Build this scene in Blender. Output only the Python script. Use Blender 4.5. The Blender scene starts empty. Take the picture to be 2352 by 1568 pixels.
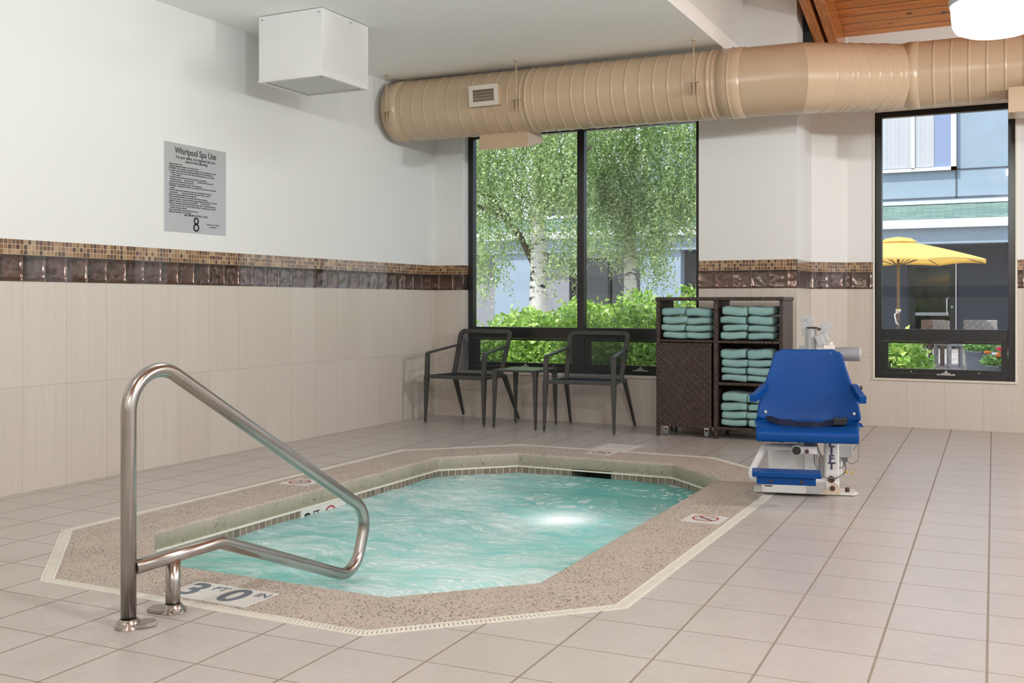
import bpy, bmesh, math, random
import numpy as np
from mathutils import Vector, Matrix, noise
random.seed(7); RNG = np.random.default_rng(11)
PI = math.pi
scene = bpy.context.scene
COL = scene.collection

# ------------------------------------------------------------------ camera
FPX, YAW, Y0, CAMH = 2378.34, 0.457, 695.23, 1.0905
cam_d = bpy.data.cameras.new('camera'); cam = bpy.data.objects.new('camera', cam_d); COL.objects.link(cam)
cam.location = (0, 0, CAMH); cam.rotation_euler = (PI/2, 0, YAW)
cam_d.sensor_width = 36; cam_d.sensor_fit = 'HORIZONTAL'
cam_d.lens = 36*FPX/2352; cam_d.shift_y = -(784-Y0)/2352; cam_d.clip_start = .02; cam_d.clip_end = 300
scene.camera = cam

# ------------------------------------------------------------------ colour management, world, sun
scene.view_settings.view_transform = 'Standard'; scene.view_settings.look = 'None'
scene.view_settings.gamma = 1; scene.view_settings.use_curve_mapping = False
scene.view_settings.exposure = 0.0
scene.cycles.use_denoising = True
scene.cycles.max_bounces = 10; scene.cycles.diffuse_bounces = 5; scene.cycles.glossy_bounces = 4
scene.cycles.transparent_max_bounces = 16; scene.cycles.transmission_bounces = 6
scene.cycles.sample_clamp_indirect = 6; scene.cycles.caustics_reflective = False; scene.cycles.caustics_refractive = False
W = bpy.data.worlds.new('sky'); scene.world = W; W.use_nodes = True
wn = W.node_tree.nodes; wl = W.node_tree.links; wn.clear()
wo = wn.new('ShaderNodeOutputWorld'); bg = wn.new('ShaderNodeBackground'); wr = wn.new('ShaderNodeValToRGB')
wt = wn.new('ShaderNodeTexCoord'); ws = wn.new('ShaderNodeSeparateXYZ')
wl.new(wt.outputs['Generated'], ws.inputs[0]); wl.new(ws.outputs[2], wr.inputs[0]); wl.new(wr.outputs[0], bg.inputs[0]); wl.new(bg.outputs[0], wo.inputs[0])
wr.color_ramp.elements[0].position = 0.0; wr.color_ramp.elements[0].color = (.92, .95, 1, 1)
wr.color_ramp.elements[1].position = .8; wr.color_ramp.elements[1].color = (.5, .68, 1, 1)
bg.inputs[1].default_value = 1.8
sun_d = bpy.data.lights.new('sun', 'SUN'); sun_d.energy = 5.0; sun_d.angle = .02; sun_d.color = (1, .95, .86)
sun = bpy.data.objects.new('sun', sun_d); COL.objects.link(sun)
sun.rotation_euler = Vector((.45, .62, -1.15)).to_track_quat('-Z', 'Y').to_euler()
LAMP_W = 200.0        # added, unseen pendant lamps that fill the pool hall with light

# ------------------------------------------------------------------ node helpers
class NT:
    def __init__(s, name):
        s.m = bpy.data.materials.new(name); s.m.use_nodes = True; s.t = s.m.node_tree; s.t.nodes.clear()
        s.out = s.n('ShaderNodeOutputMaterial')
    def n(s, typ, **k):
        x = s.t.nodes.new(typ)
        for a, b in k.items(): setattr(x, a, b)
        return x
    def put(s, sock, v):
        if isinstance(v, bpy.types.NodeSocket): s.t.links.new(v, sock)
        elif v is not None:
            if isinstance(v, (tuple, list)) and len(v) == 3 and sock.type == 'RGBA': v = (*v, 1)
            sock.default_value = v
    def math(s, op, a, b=None, c=None, clamp=False):
        x = s.n('ShaderNodeMath', operation=op); x.use_clamp = clamp
        s.put(x.inputs[0], a)
        if b is not None: s.put(x.inputs[1], b)
        if c is not None: s.put(x.inputs[2], c)
        return x.outputs[0]
    def mix(s, f, a, b, mode='MIX'):
        x = s.n('ShaderNodeMix', data_type='RGBA', blend_type=mode)
        s.put(x.inputs[0], f); s.put(x.inputs[6], a); s.put(x.inputs[7], b); return x.outputs[2]
    def mixf(s, f, a, b):
        x = s.n('ShaderNodeMix', data_type='FLOAT'); s.put(x.inputs[0], f); s.put(x.inputs[2], a); s.put(x.inputs[3], b); return x.outputs[0]
    def ramp(s, f, stops, interp='LINEAR'):
        x = s.n('ShaderNodeValToRGB'); x.color_ramp.interpolation = interp
        e = x.color_ramp.elements
        while len(e) < len(stops): e.new(1)
        for i, (p, c) in enumerate(stops):
            e[i].position = p; e[i].color = (*c, 1) if len(c) == 3 else c
        s.put(x.inputs[0], f); return x.outputs[0]
    def noise(s, vec, scale, detail=3, rough=.5, out=0, dist=0):
        x = s.n('ShaderNodeTexNoise'); s.put(x.inputs['Vector'], vec); s.put(x.inputs['Scale'], scale)
        x.inputs['Detail'].default_value = detail; x.inputs['Roughness'].default_value = rough; x.inputs['Distortion'].default_value = dist
        return x.outputs[out]
    def voro(s, vec, scale, out='Distance', feature='F1'):
        x = s.n('ShaderNodeTexVoronoi', feature=feature); s.put(x.inputs['Vector'], vec); s.put(x.inputs['Scale'], scale); return x.outputs[out]
    def map(s, vec, scale=(1, 1, 1), rot=(0, 0, 0), loc=(0, 0, 0)):
        x = s.n('ShaderNodeMapping'); s.put(x.inputs[0], vec); x.inputs['Scale'].default_value = scale
        x.inputs['Rotation'].default_value = rot; x.inputs['Location'].default_value = loc; return x.outputs[0]
    def pos(s): return s.n('ShaderNodeNewGeometry').outputs['Position']
    def obj(s): return s.n('ShaderNodeTexCoord').outputs['Object']
    def uv(s): return s.n('ShaderNodeUVMap').outputs[0]
    def xyz(s, v):
        x = s.n('ShaderNodeSeparateXYZ'); s.put(x.inputs[0], v); return x.outputs
    def comb(s, a, b, c=0.0):
        x = s.n('ShaderNodeCombineXYZ'); s.put(x.inputs[0], a); s.put(x.inputs[1], b); s.put(x.inputs[2], c); return x.outputs[0]
    def rnd(s, v, out='Value'):
        x = s.n('ShaderNodeTexWhiteNoise', noise_dimensions='3D'); s.put(x.inputs['Vector'], v); return x.outputs[out]
    def grid(s, u, v, w, h, gu, gv=None, off=(0, 0)):
        """cells of w x h; returns grout mask, random per cell, cell-local coordinates 0..1"""
        gv = gu if gv is None else gv
        a = s.math('DIVIDE', s.math('ADD', u, off[0]), w); b = s.math('DIVIDE', s.math('ADD', v, off[1]), h)
        fa = s.math('FRACT', a); fb = s.math('FRACT', b)
        da = s.math('MULTIPLY', s.math('MINIMUM', fa, s.math('SUBTRACT', 1.0, fa)), w)
        db = s.math('MULTIPLY', s.math('MINIMUM', fb, s.math('SUBTRACT', 1.0, fb)), h)
        ma = s.math('LESS_THAN', da, gu/2); mb = s.math('LESS_THAN', db, gv/2)
        cell = s.comb(s.math('FLOOR', a), s.math('FLOOR', b), 0.0)
        return s.math('MAXIMUM', ma, mb), cell, fa, fb, da, db
    def bump(s, h, strength=.3, dist=.002, normal=None):
        x = s.n('ShaderNodeBump'); s.put(x.inputs['Height'], h); x.inputs['Strength'].default_value = strength
        x.inputs['Distance'].default_value = dist
        if normal is not None: s.put(x.inputs['Normal'], normal)
        return x.outputs[0]
    def bsdf(s, color=(.5, .5, .5), rough=.5, metal=0.0, normal=None, spec=None, trans=None, sub=None, coat=None, emit=None, es=0.0, alpha=None, sheen=None, ior=None):
        p = s.n('ShaderNodeBsdfPrincipled'); s.put(p.inputs['Base Color'], color); s.put(p.inputs['Roughness'], rough); s.put(p.inputs['Metallic'], metal)
        if normal is not None: s.put(p.inputs['Normal'], normal)
        if spec is not None: s.put(p.inputs['Specular IOR Level'], spec)
        if trans is not None: s.put(p.inputs['Transmission Weight'], trans)
        if coat is not None: s.put(p.inputs['Coat Weight'], coat)
        if alpha is not None: s.put(p.inputs['Alpha'], alpha)
        if ior is not None: s.put(p.inputs['IOR'], ior)
        if sheen is not None: s.put(p.inputs['Sheen Weight'], sheen)
        if emit is not None: s.put(p.inputs['Emission Color'], emit); s.put(p.inputs['Emission Strength'], es)
        return p.outputs[0]
    def done(s, shader): s.t.links.new(shader, s.out.inputs[0]); return s.m
    def mixsh(s, f, a, b):
        x = s.n('ShaderNodeMixShader'); s.put(x.inputs[0], f); s.t.links.new(a, x.inputs[1]); s.t.links.new(b, x.inputs[2]); return x.outputs[0]

def simple(name, color, rough=.5, metal=0.0, var=.06, nscale=12, bump=0.0, bscale=80, **k):
    t = NT(name); o = t.obj()
    nz = t.noise(o, nscale, 3)
    c = t.mix(nz, tuple(max(0, x*(1-var)) for x in color), tuple(min(1, x*(1+var)) for x in color))
    nrm = t.bump(t.noise(o, bscale, 3), bump, .001) if bump else None
    return t.done(t.bsdf(c, rough, metal, nrm, **k))

# ------------------------------------------------------------------ materials
def m_paint():
    t = NT('white_wall_paint'); p = t.pos()
    c = t.mix(t.noise(p, 1.3, 2), (.755, .765, .75), (.79, .80, .79))
    return t.done(t.bsdf(c, .55, normal=t.bump(t.noise(p, 260, 3), .12, .0008)))
def m_walltile():
    t = NT('beige_linen_wall_tile'); u = t.xyz(t.uv())
    g, cell, fa, fb, da, db = t.grid(u[0], u[1], .3048, .607, .0024)
    r = t.xyz(t.rnd(cell, 'Color'))
    vec = t.comb(t.math('MULTIPLY_ADD', u[0], 190, t.math('MULTIPLY', r[0], 50)), t.math('MULTIPLY_ADD', u[1], 3.0, t.math('MULTIPLY', r[1], 9)), 0)
    st = t.noise(vec, 1, 4, .65)
    st2 = t.noise(t.map(vec, (.25, .4, 1)), 1, 3)
    c = t.mix(t.math('MULTIPLY', t.math('ADD', st, st2), .5), (.47, .415, .355), (.68, .62, .555))
    c = t.mix(t.math('MULTIPLY', r[2], .16), c, (.74, .70, .66))
    c = t.mix(g, c, (.40, .33, .25))
    h = t.math('SUBTRACT', t.math('MULTIPLY', st, .08), g)
    return t.done(t.bsdf(c, t.mixf(g, .33, .8), normal=t.bump(h, .35, .0012)))
def m_darktile():
    t = NT('glossy_bronze_brown_tile'); u = t.xyz(t.uv())
    g, cell, fa, fb, da, db = t.grid(u[0], u[1], .1524, .1524, .003, .002, off=(0, -.0005))
    r = t.xyz(t.rnd(cell, 'Color'))
    vec = t.comb(t.math('MULTIPLY_ADD', r[0], 37, u[0]), t.math('MULTIPLY_ADD', r[1], 19, u[1]), 0)
    c = t.mix(t.noise(vec, 9, 4), (.035, .023, .018), (.20, .145, .12))
    c = t.mix(t.math('MULTIPLY', r[2], .35), c, (.17, .07, .055))
    c = t.mix(g, c, (.28, .22, .17))
    ex = t.math('POWER', t.math('ABSOLUTE', t.math('SUBTRACT', t.math('MULTIPLY', fa, 2), 1)), 5)
    ey = t.math('POWER', t.math('ABSOLUTE', t.math('SUBTRACT', t.math('MULTIPLY', fb, 2), 1)), 5)
    tilt = t.math('MULTIPLY', t.math('SUBTRACT', r[0], .5), t.math('MULTIPLY', fa, .9))
    tilt2 = t.math('MULTIPLY', t.math('SUBTRACT', r[1], .5), t.math('MULTIPLY', fb, .6))
    h = t.math('ADD', t.math('ADD', tilt, tilt2), t.math('MULTIPLY', t.noise(vec, 14, 1), .9))
    h = t.math('SUBTRACT', h, t.math('MULTIPLY', t.math('ADD', ex, ey), .8))
    return t.done(t.bsdf(c, t.mixf(g, t.mixf(t.noise(vec, 20, 2), .12, .26), .8), .75, normal=t.bump(h, .9, .012), spec=.9, coat=.6))
def m_mosaic():
    t = NT('amber_glass_mosaic_tile'); u = t.xyz(t.uv())
    g, cell, fa, fb, da, db = t.grid(u[0], u[1], .0262, .029, .0032, off=(0, -.0005))
    r = t.rnd(cell)
    c = t.ramp(r, [(0, (.07, .022, .008)), (.2, (.19, .08, .025)), (.42, (.29, .16, .07)), (.6, (.12, .045, .016)), (.78, (.36, .24, .125)), (.92, (.24, .115, .045))], 'CONSTANT')
    c = t.mix(g, c, (.52, .42, .28))
    ex = t.math('POWER', t.math('ABSOLUTE', t.math('SUBTRACT', t.math('MULTIPLY', fa, 2), 1)), 4)
    r2 = t.xyz(t.rnd(cell, 'Color'))
    h = t.math('SUBTRACT', t.math('MULTIPLY', t.math('SUBTRACT', r2[1], .5), fb), t.math('ADD', t.math('MULTIPLY', ex, .6), g))
    return t.done(t.bsdf(c, t.mixf(g, .13, .75), normal=t.bump(h, .5, .0022), coat=.6))
def m_floor():
    t = NT('pale_stone_floor_tile'); p = t.xyz(t.pos())
    G = .3096; A = .0217
    u = t.math('MULTIPLY_ADD', p[1], A, p[0]); v = t.math('MULTIPLY_ADD', p[0], -A, p[1])
    g, cell, fa, fb, da, db = t.grid(u, v, G, G, .0080, .0052, off=(.0178, -3.3645))
    r = t.xyz(t.rnd(cell, 'Color'))
    vec = t.comb(t.math('MULTIPLY_ADD', r[0], 23, u), t.math('MULTIPLY_ADD', r[1], 17, v), 0)
    n1 = t.noise(vec, 5, 5, .6); n2 = t.noise(t.map(vec, (25, 60, 1)), 1, 4, .6); n3 = t.noise(vec, 130, 2)
    c = t.mix(n1, (.415, .37, .338), (.545, .50, .468))
    c = t.mix(t.math('MULTIPLY', r[2], .3), c, (.52, .485, .465))
    c = t.mix(t.ramp(n2, [(.42, (0, 0, 0)), (.62, (.3, .3, .3))]), c, (.60, .57, .55))
    c = t.mix(t.ramp(n3, [(.55, (0, 0, 0)), (.8, (.25, .25, .25))]), c, (.3, .26, .22))
    c = t.mix(g, c, (.25, .205, .165))
    h = t.math('SUBTRACT', t.math('MULTIPLY', t.math('ADD', n2, n3), .25), g)
    return t.done(t.bsdf(c, t.mixf(g, t.mixf(n1, .24, .36), .85), normal=t.bump(h, .3, .0012), spec=.75))
def m_coping():
    t = NT('exposed_aggregate_coping'); p = t.pos(); P = t.xyz(p)
    base = t.mix(t.noise(p, 7, 4), (.335, .28, .23), (.50, .43, .36))
    base = t.mix(t.ramp(t.noise(p, 160, 3), [(.4, (0, 0, 0)), (.7, (.6, .6, .6))]), base, (.66, .58, .51))
    dens = t.noise(p, 2.1, 2)
    th = t.math('MULTIPLY_ADD', dens, .45, .16)
    d = t.voro(p, 95); warp = t.noise(p, 60, 2)
    pick = t.math('LESS_THAN', t.rnd(t.voro(p, 95, 'Position')), .5)
    spot = t.math('MULTIPLY', t.math('LESS_THAN', t.math('MULTIPLY', d, t.math('ADD', warp, .6)), th), pick)
    topm = t.math('GREATER_THAN', t.math('ABSOLUTE', t.xyz(t.n('ShaderNodeNewGeometry').outputs['Normal'])[2]), .75)
    spot = t.math('MULTIPLY', spot, topm)
    sp3 = t.math('MULTIPLY', t.math('LESS_THAN', t.voro(p, 210), t.math('MULTIPLY_ADD', t.noise(p, 11, 3), .9, -.18)), t.math('LESS_THAN', t.rnd(t.voro(p, 210, 'Position')), .45))
    base = t.mix(t.math('MULTIPLY', sp3, .45), base, (.16, .12, .09))
    c = t.mix(t.math('MULTIPLY', spot, .85), base, (.09, .06, .045))
    d2 = t.math('LESS_THAN', t.voro(p, 30), .13)
    c = t.mix(t.math('MULTIPLY', d2, .7), c, (.10, .065, .05))
    # algae-green staining low on the inner face
    nrm = t.xyz(t.n('ShaderNodeNewGeometry').outputs['Normal'])
    low = t.math('MULTIPLY', t.math('LESS_THAN', t.math('ABSOLUTE', nrm[2]), .75), t.ramp(t.math('ADD', t.math('MULTIPLY', P[2], -9), t.math('MULTIPLY', t.noise(p, 9, 4), .5)), [(.25, (.1, .1, .1)), (.85, (1, 1, 1))]))
    c = t.mix(t.math('MULTIPLY', low, .75), c, t.mix(t.noise(p, 30, 3), (.15, .155, .10), (.34, .33, .235)))
    blk = t.math('MULTIPLY', low, t.ramp(t.noise(p, 26, 4), [(.62, (0, 0, 0)), (.70, (1, 1, 1))]))
    c = t.mix(t.math('MULTIPLY', blk, .6), c, (.05, .05, .035))
    h = t.math('ADD', t.noise(p, 150, 3), t.math('MULTIPLY', spot, -.5))
    return t.done(t.bsdf(c, t.mixf(t.noise(p, 5, 2), .5, .8), normal=t.bump(h, .4, .002)))
def m_bandtile():
    t = NT('taupe_waterline_tile'); u = t.xyz(t.uv())
    g, cell, fa, fb, da, db = t.grid(u[0], u[1], .051, .2, .0045, .001)
    c = t.mix(t.rnd(cell), (.17, .13, .10), (.27, .215, .17))
    c = t.mix(g, c, (.58, .56, .46))
    return t.done(t.bsdf(c, .35, normal=t.bump(t.math('MULTIPLY', g, -1), .3, .001)))
def m_metal_brushed():
    t = NT('worn_stainless_steel'); o = t.obj()
    n1 = t.noise(t.map(o, (1, 1, 1)), 60, 4, .7); n2 = t.noise(o, 5, 4)
    c = t.mix(n2, (.34, .31, .285), (.52, .485, .45))
    c = t.mix(t.ramp(t.noise(t.map(o, (1, 1, .25)), 16, 5, .7), [(.66, (0, 0, 0)), (.80, (.45, .45, .45))]), c, (.28, .19, .13))
    return t.done(t.bsdf(c, t.mixf(n2, .20, .30), 1.0))
def m_glass():
    t = NT('clear_window_glass')
    g = t.n('ShaderNodeBsdfGlossy'); g.inputs['Roughness'].default_value = .01; g.inputs['Color'].default_value = (1, 1, 1, 1)
    tr = t.n('ShaderNodeBsdfTransparent'); tr.inputs[0].default_value = (.95, .975, .965, 1)
    lw = t.n('ShaderNodeFresnel'); lw.inputs[0].default_value = 1.5
    return t.done(t.mixsh(t.math('MULTIPLY', lw.outputs[0], .5), tr.outputs[0], g.outputs[0]))
def m_water():
    t = NT('churning_spa_water'); p = t.pos(); P = t.xyz(p)
    X, Y = P[0], P[1]
    w = t.noise(t.map(p, (1, 1, 1)), 1.6, 3, .5, out=1)
    vm = t.n('ShaderNodeVectorMath', operation='MULTIPLY_ADD'); t.put(vm.inputs[0], w); vm.inputs[1].default_value = (.55, .55, 0); t.put(vm.inputs[2], p)
    q = vm.outputs[0]
    streak = t.noise(t.map(q, (1.5, 5.0, 1), rot=(0, 0, -.42)), 1.9, 8, .70, dist=.5)
    cloud = t.noise(q, 1.7, 3)
    fine = t.noise(t.map(q, (6, 20, 1), rot=(0, 0, -.3)), 2.2, 6, .7, dist=1.2)
    teal = t.mix(cloud, (.09, .46, .46), (.40, .80, .82))
    # greener toward the near left steps
    gl = t.math('MULTIPLY', t.ramp(t.math('MULTIPLY_ADD', Y, -.9, 4.0), [(0, (0, 0, 0)), (1, (1, 1, 1))]), t.ramp(t.math('MULTIPLY_ADD', X, -1.1, -2.7), [(0, (0, 0, 0)), (1, (1, 1, 1))]))
    teal = t.mix(t.math('MULTIPLY', gl, .75), teal, (.26, .62, .46))
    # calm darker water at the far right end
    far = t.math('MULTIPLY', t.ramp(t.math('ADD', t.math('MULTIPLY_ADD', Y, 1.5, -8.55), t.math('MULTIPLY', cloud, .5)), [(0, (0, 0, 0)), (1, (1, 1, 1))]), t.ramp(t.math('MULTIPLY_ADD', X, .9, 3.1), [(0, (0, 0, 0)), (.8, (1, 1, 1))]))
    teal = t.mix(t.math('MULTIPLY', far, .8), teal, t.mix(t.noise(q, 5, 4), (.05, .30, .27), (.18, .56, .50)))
    f1 = t.ramp(t.math('MULTIPLY_ADD', t.noise(q, .9, 2), .55, t.math('MULTIPLY_ADD', streak, .75, -.14)), [(.36, (0, 0, 0)), (.62, (1, 1, 1))])
    f2 = t.ramp(fine, [(.50, (0, 0, 0)), (.66, (1, 1, 1))])
    foam = t.math('ADD', t.math('MULTIPLY', f1, .78), t.math('MULTIPLY', t.math('MULTIPLY', f2, t.math('ADD', f1, .25)), .65), clamp=True)
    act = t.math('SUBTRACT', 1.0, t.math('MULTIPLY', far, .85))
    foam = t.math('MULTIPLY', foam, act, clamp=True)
    # clustered bubbles floating before the far wall
    bz = t.math('MULTIPLY', t.ramp(t.math('MULTIPLY_ADD', Y, 1.4, -7.6), [(0, (0, 0, 0)), (.3, (1, 1, 1))]), t.ramp(t.noise(q, 2.6, 2), [(.38, (0, 0, 0)), (.48, (1, 1, 1))]))
    bub = t.math('MULTIPLY', bz, t.math('LESS_THAN', t.voro(t.map(q, (1, 1.3, 1)), 15), t.math('MULTIPLY', t.noise(q, 9, 2), .62)))
    foam = t.math('MAXIMUM', foam, t.math('MULTIPLY', bub, .8))
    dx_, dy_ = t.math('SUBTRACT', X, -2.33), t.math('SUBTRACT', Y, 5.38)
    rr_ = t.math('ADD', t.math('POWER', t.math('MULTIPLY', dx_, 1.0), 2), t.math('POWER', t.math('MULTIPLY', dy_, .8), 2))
    lamp_spot = t.ramp(t.math('ADD', rr_, t.math('MULTIPLY', t.math('SUBTRACT', fine, .5), .12)), [(.01, (1, 1, 1)), (.07, (0, 0, 0))])  # underwater lamp's white glow painted in as a foam patch
    foam = t.math('MAXIMUM', foam, t.math('MULTIPLY', lamp_spot, .95))
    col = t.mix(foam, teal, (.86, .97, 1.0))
    wave = t.math('ADD', t.math('MULTIPLY', streak, 1.0), t.math('MULTIPLY', fine, .45))
    nrm = t.bump(wave, .5, .014)
    pr = t.bsdf(col, t.mixf(foam, .06, .30), normal=nrm, spec=.5, ior=1.33)
    tl = t.n('ShaderNodeBsdfTranslucent'); t.put(tl.inputs[0], t.mix(foam, (.30, .88, .90), (.85, 1, 1)))
    return t.done(t.mixsh(t.mixf(foam, .30, .12), pr, tl.outputs[0]))
def m_wood(name='orange_stained_pine', plank=True):
    t = NT(name); p = t.pos(); P = t.xyz(p)
    if plank:
        g, cell, fa, fb, da, db = t.grid(t.math('MULTIPLY_ADD', P[0], 1.0, 0.0), P[1], 3.3, .133, .002, .009)
        r = t.xyz(t.rnd(cell, 'Color')); lx, ly = P[0], P[1]
        vec = t.comb(t.math('MULTIPLY_ADD', r[0], 31, t.math('MULTIPLY', lx, 1.2)), t.math('MULTIPLY_ADD', r[1], 13, t.math('MULTIPLY', ly, 22)), 0)
    else:
        g = None; vec = t.map(p, (26, 1.5, 26)); r = None
    gr = t.noise(vec, 1.3, 5, .65, dist=.6)
    c = t.ramp(gr, [(.25, (.30, .075, .014)), (.5, (.62, .21, .04)), (.75, (.80, .34, .08))])
    if plank:
        c = t.mix(t.math('MULTIPLY', r[2], .4), c, (.62, .27, .08))
        k = t.voro(t.comb(t.math('MULTIPLY_ADD', r[0], 5, lx), t.math('MULTIPLY_ADD', ly, 1.5, r[1]), 0), 4.6)
        c = t.mix(t.ramp(k, [(.08, (.9, .9, .9)), (.17, (0, 0, 0))]), c, (.09, .022, .006))
        c = t.mix(g, c, (.08, .022, .006)); h = t.math('MULTIPLY', g, -1)
        return t.done(t.bsdf(c, .3, normal=t.bump(h, .5, .004)))
    c = t.mix(.25, c, (.30, .07, .02))
    return t.done(t.bsdf(c, .22, coat=.4))
def m_duct():
    t = NT('tan_painted_duct'); p = t.obj()
    c = t.mix(t.noise(p, 3, 3), (.49, .36, .24), (.57, .43, .295))
    return t.done(t.bsdf(c, .27, normal=t.bump(t.noise(p, 160, 2), .03, .0006)))
def m_towel():
    t = NT('aqua_terry_towel'); o = t.obj()
    oi = t.n('ShaderNodeObjectInfo').outputs['Random']
    n = t.noise(o, 240, 3, .7)
    c = t.mix(n, (.17, .39, .38), (.38, .62, .61))
    c = t.mix(t.math('MULTIPLY', oi, .22), c, (.42, .62, .56))
    return t.done(t.bsdf(c, .95, normal=t.bump(n, 1.0, .006), sheen=.3))
def m_wicker(scale=1.0, dark=(.006, .003, .002), light=(.085, .046, .032)):
    t = NT('dark_brown_wicker'); o = t.xyz(t.uv())
    S = .016/scale
    # herringbone: steps of woven reed
    u = t.math('DIVIDE', o[0], S); v = t.math('DIVIDE', o[1], S)
    zz = t.math('PINGPONG', u, 15.0)
    d = t.math('SUBTRACT', v, zz)
    a = t.math('FRACT', t.math('DIVIDE', d, 2.0))
    st = t.math('FRACT', t.math('DIVIDE', t.math('ADD', t.math('FLOOR', u), t.math('FLOOR', v)), 4.0))
    rnd = t.rnd(t.comb(t.math('FLOOR', u), t.math('FLOOR', d), 0))
    h = t.math('ADD', t.math('ABSOLUTE', t.math('SUBTRACT', a, .5)), t.math('MULTIPLY', t.math('LESS_THAN', st, .5), .3))
    fu = t.math('ABSOLUTE', t.math('SUBTRACT', t.math('FRACT', u), .5))
    h = t.math('ADD', h, t.math('MULTIPLY', fu, -.5))
    c = t.mix(t.math('MULTIPLY_ADD', rnd, .4, t.math('MULTIPLY', h, .6)), dark, light)
    return t.done(t.bsdf(c, .42, normal=t.bump(h, .8, .004)))
def m_leaf(name, c1, c2, c3):
    t = NT(name); oi = t.n('ShaderNodeNewGeometry').outputs['Random Per Island']
    c = t.ramp(oi, [(0, c1), (.5, c2), (1, c3)])
    pr = t.bsdf(c, .38, spec=.5)
    tl = t.n('ShaderNodeBsdfTranslucent'); t.put(tl.inputs[0], t.mix(.3, c, (.5, .8, .1)))
    return t.done(t.mixsh(.38, pr, tl.outputs[0]))
def m_birch():
    t = NT('white_birch_bark'); p = t.pos()
    n = t.noise(t.map(p, (4, 4, 9)), 1.0, 5, .7); n2 = t.noise(t.map(p, (3, 3, 30)), 1, 3)
    c = t.mix(t.noise(p, 8, 3), (.60, .54, .48), (.85, .81, .76))
    c = t.mix(t.ramp(n, [(.54, (0, 0, 0)), (.60, (1, 1, 1))]), c, (.045, .038, .034))
    c = t.mix(t.ramp(n2, [(.62, (0, 0, 0)), (.68, (.7, .7, .7))]), c, (.12, .10, .09))
    return t.done(t.bsdf(c, .8, normal=t.bump(n, .5, .01)))
def m_shingle():
    t = NT('green_asphalt_shingle'); P = t.xyz(t.pos())
    v = t.math('ADD', P[1], 0.0)
    row = t.math('FLOOR', t.math('DIVIDE', v, .14))
    u = t.math('MULTIPLY_ADD', row, .17, P[0])
    g, cell, fa, fb, da, db = t.grid(u, v, .33, .14, .012, .028)
    c = t.mix(t.rnd(cell), (.13, .21, .18), (.20, .29, .25))
    return t.done(t.bsdf(t.mix(g, c, (.07, .11, .10)), .9))
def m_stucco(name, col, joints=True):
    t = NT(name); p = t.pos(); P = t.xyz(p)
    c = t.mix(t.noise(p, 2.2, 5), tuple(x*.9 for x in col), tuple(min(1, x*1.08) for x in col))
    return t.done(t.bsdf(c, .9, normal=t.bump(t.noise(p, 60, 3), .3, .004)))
def m_paver():
    t = NT('pinkish_patio_paver'); P = t.xyz(t.pos())
    g, cell, fa, fb, da, db = t.grid(P[0], P[1], .3, .3, .012)
    c = t.mix(t.rnd(cell), (.34, .28, .255), (.46, .40, .37))
    return t.done(t.bsdf(t.mix(g, c, (.2, .17, .15)), .85))
def m_mesh(name, col, opacity=.6):
    t = NT(name); o = t.xyz(t.obj())
    pr = t.bsdf(col, .6)
    tr = t.n('ShaderNodeBsdfTransparent'); tr.inputs[0].default_value = (.92, .95, .97, 1)
    return t.done(t.mixsh(opacity, tr.outputs[0], pr))
def m_lampglass():
    t = NT('white_frosted_lamp_glass'); 
    tr = t.n('ShaderNodeBsdfTransparent'); tr.inputs[0].default_value = (1, .985, .95, 1)
    tl = t.n('ShaderNodeBsdfTranslucent'); tl.inputs[0].default_value = (1, .98, .95, 1)
    gl = t.bsdf((.9, .9, .88), .15, trans=0.0)
    return t.done(t.mixsh(.22, tr.outputs[0], t.mixsh(.4, tl.outputs[0], gl)))

M = {}
M['paint'] = m_paint(); M['walltile'] = m_walltile(); M['darktile'] = m_darktile(); M['mosaic'] = m_mosaic(); M['floor'] = m_floor()
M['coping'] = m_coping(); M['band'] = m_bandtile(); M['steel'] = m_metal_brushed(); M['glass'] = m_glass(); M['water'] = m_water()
M['wood'] = m_wood(); M['beam'] = m_wood('red_brown_timber', False); M['duct'] = m_duct(); M['towel'] = m_towel(); M['wicker'] = m_wicker()
M['birch'] = m_birch(); M['shingle'] = m_shingle(); M['paver'] = m_paver(); M['lampglass'] = m_lampglass()
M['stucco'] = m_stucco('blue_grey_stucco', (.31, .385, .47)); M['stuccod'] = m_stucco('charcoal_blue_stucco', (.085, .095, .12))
M['stuccog'] = m_stucco('grey_stucco', (.30, .30, .32))
M['stuccow'] = m_stucco('white_stucco', (.66, .65, .68))
M['leafb'] = m_leaf('birch_leaf', (.15, .24, .09), (.40, .52, .24), (.78, .82, .46))
M['leafh'] = m_leaf('bright_hedge_leaf', (.14, .28, .05), (.36, .55, .10), (.68, .80, .25))
M['leafp'] = m_leaf('pot_leaf', (.08, .20, .06), (.16, .34, .10), (.3, .45, .18))
M['blackframe'] = simple('black_window_frame', (.012, .012, .012), .28, 0, .1)
M['white'] = simple('white_powder_coat', (.78, .78, .76), .35, 0, .03)
M['whitetrim'] = simple('cream_white_trim', (.74, .71, .63), .45, 0, .08, 30)
M['cream'] = simple('beige_bullnose_trim', (.66, .60, .52), .4, 0, .05)
M['ceiling'] = simple('white_ceiling_paint', (.93, .94, .93), .7, 0, .02, 2)
M['boxwhite'] = simple('white_sheet_metal', (.80, .80, .80), .35, 0, .02, 3)
M['lens'] = simple('frosted_lens', (.62, .63, .60), .4, 0, .03, 6)
M['black'] = simple('black_plastic', (.012, .012, .013), .45)
M['voidblack'] = simple('dark_void', (.006, .008, .008), .7)
M['chairmetal'] = simple('charcoal_grey_metal', (.068, .068, .064), .36, .4, .05)
M['chairmesh'] = m_mesh('black_sling_mesh', (.012, .014, .02), .56)
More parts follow.
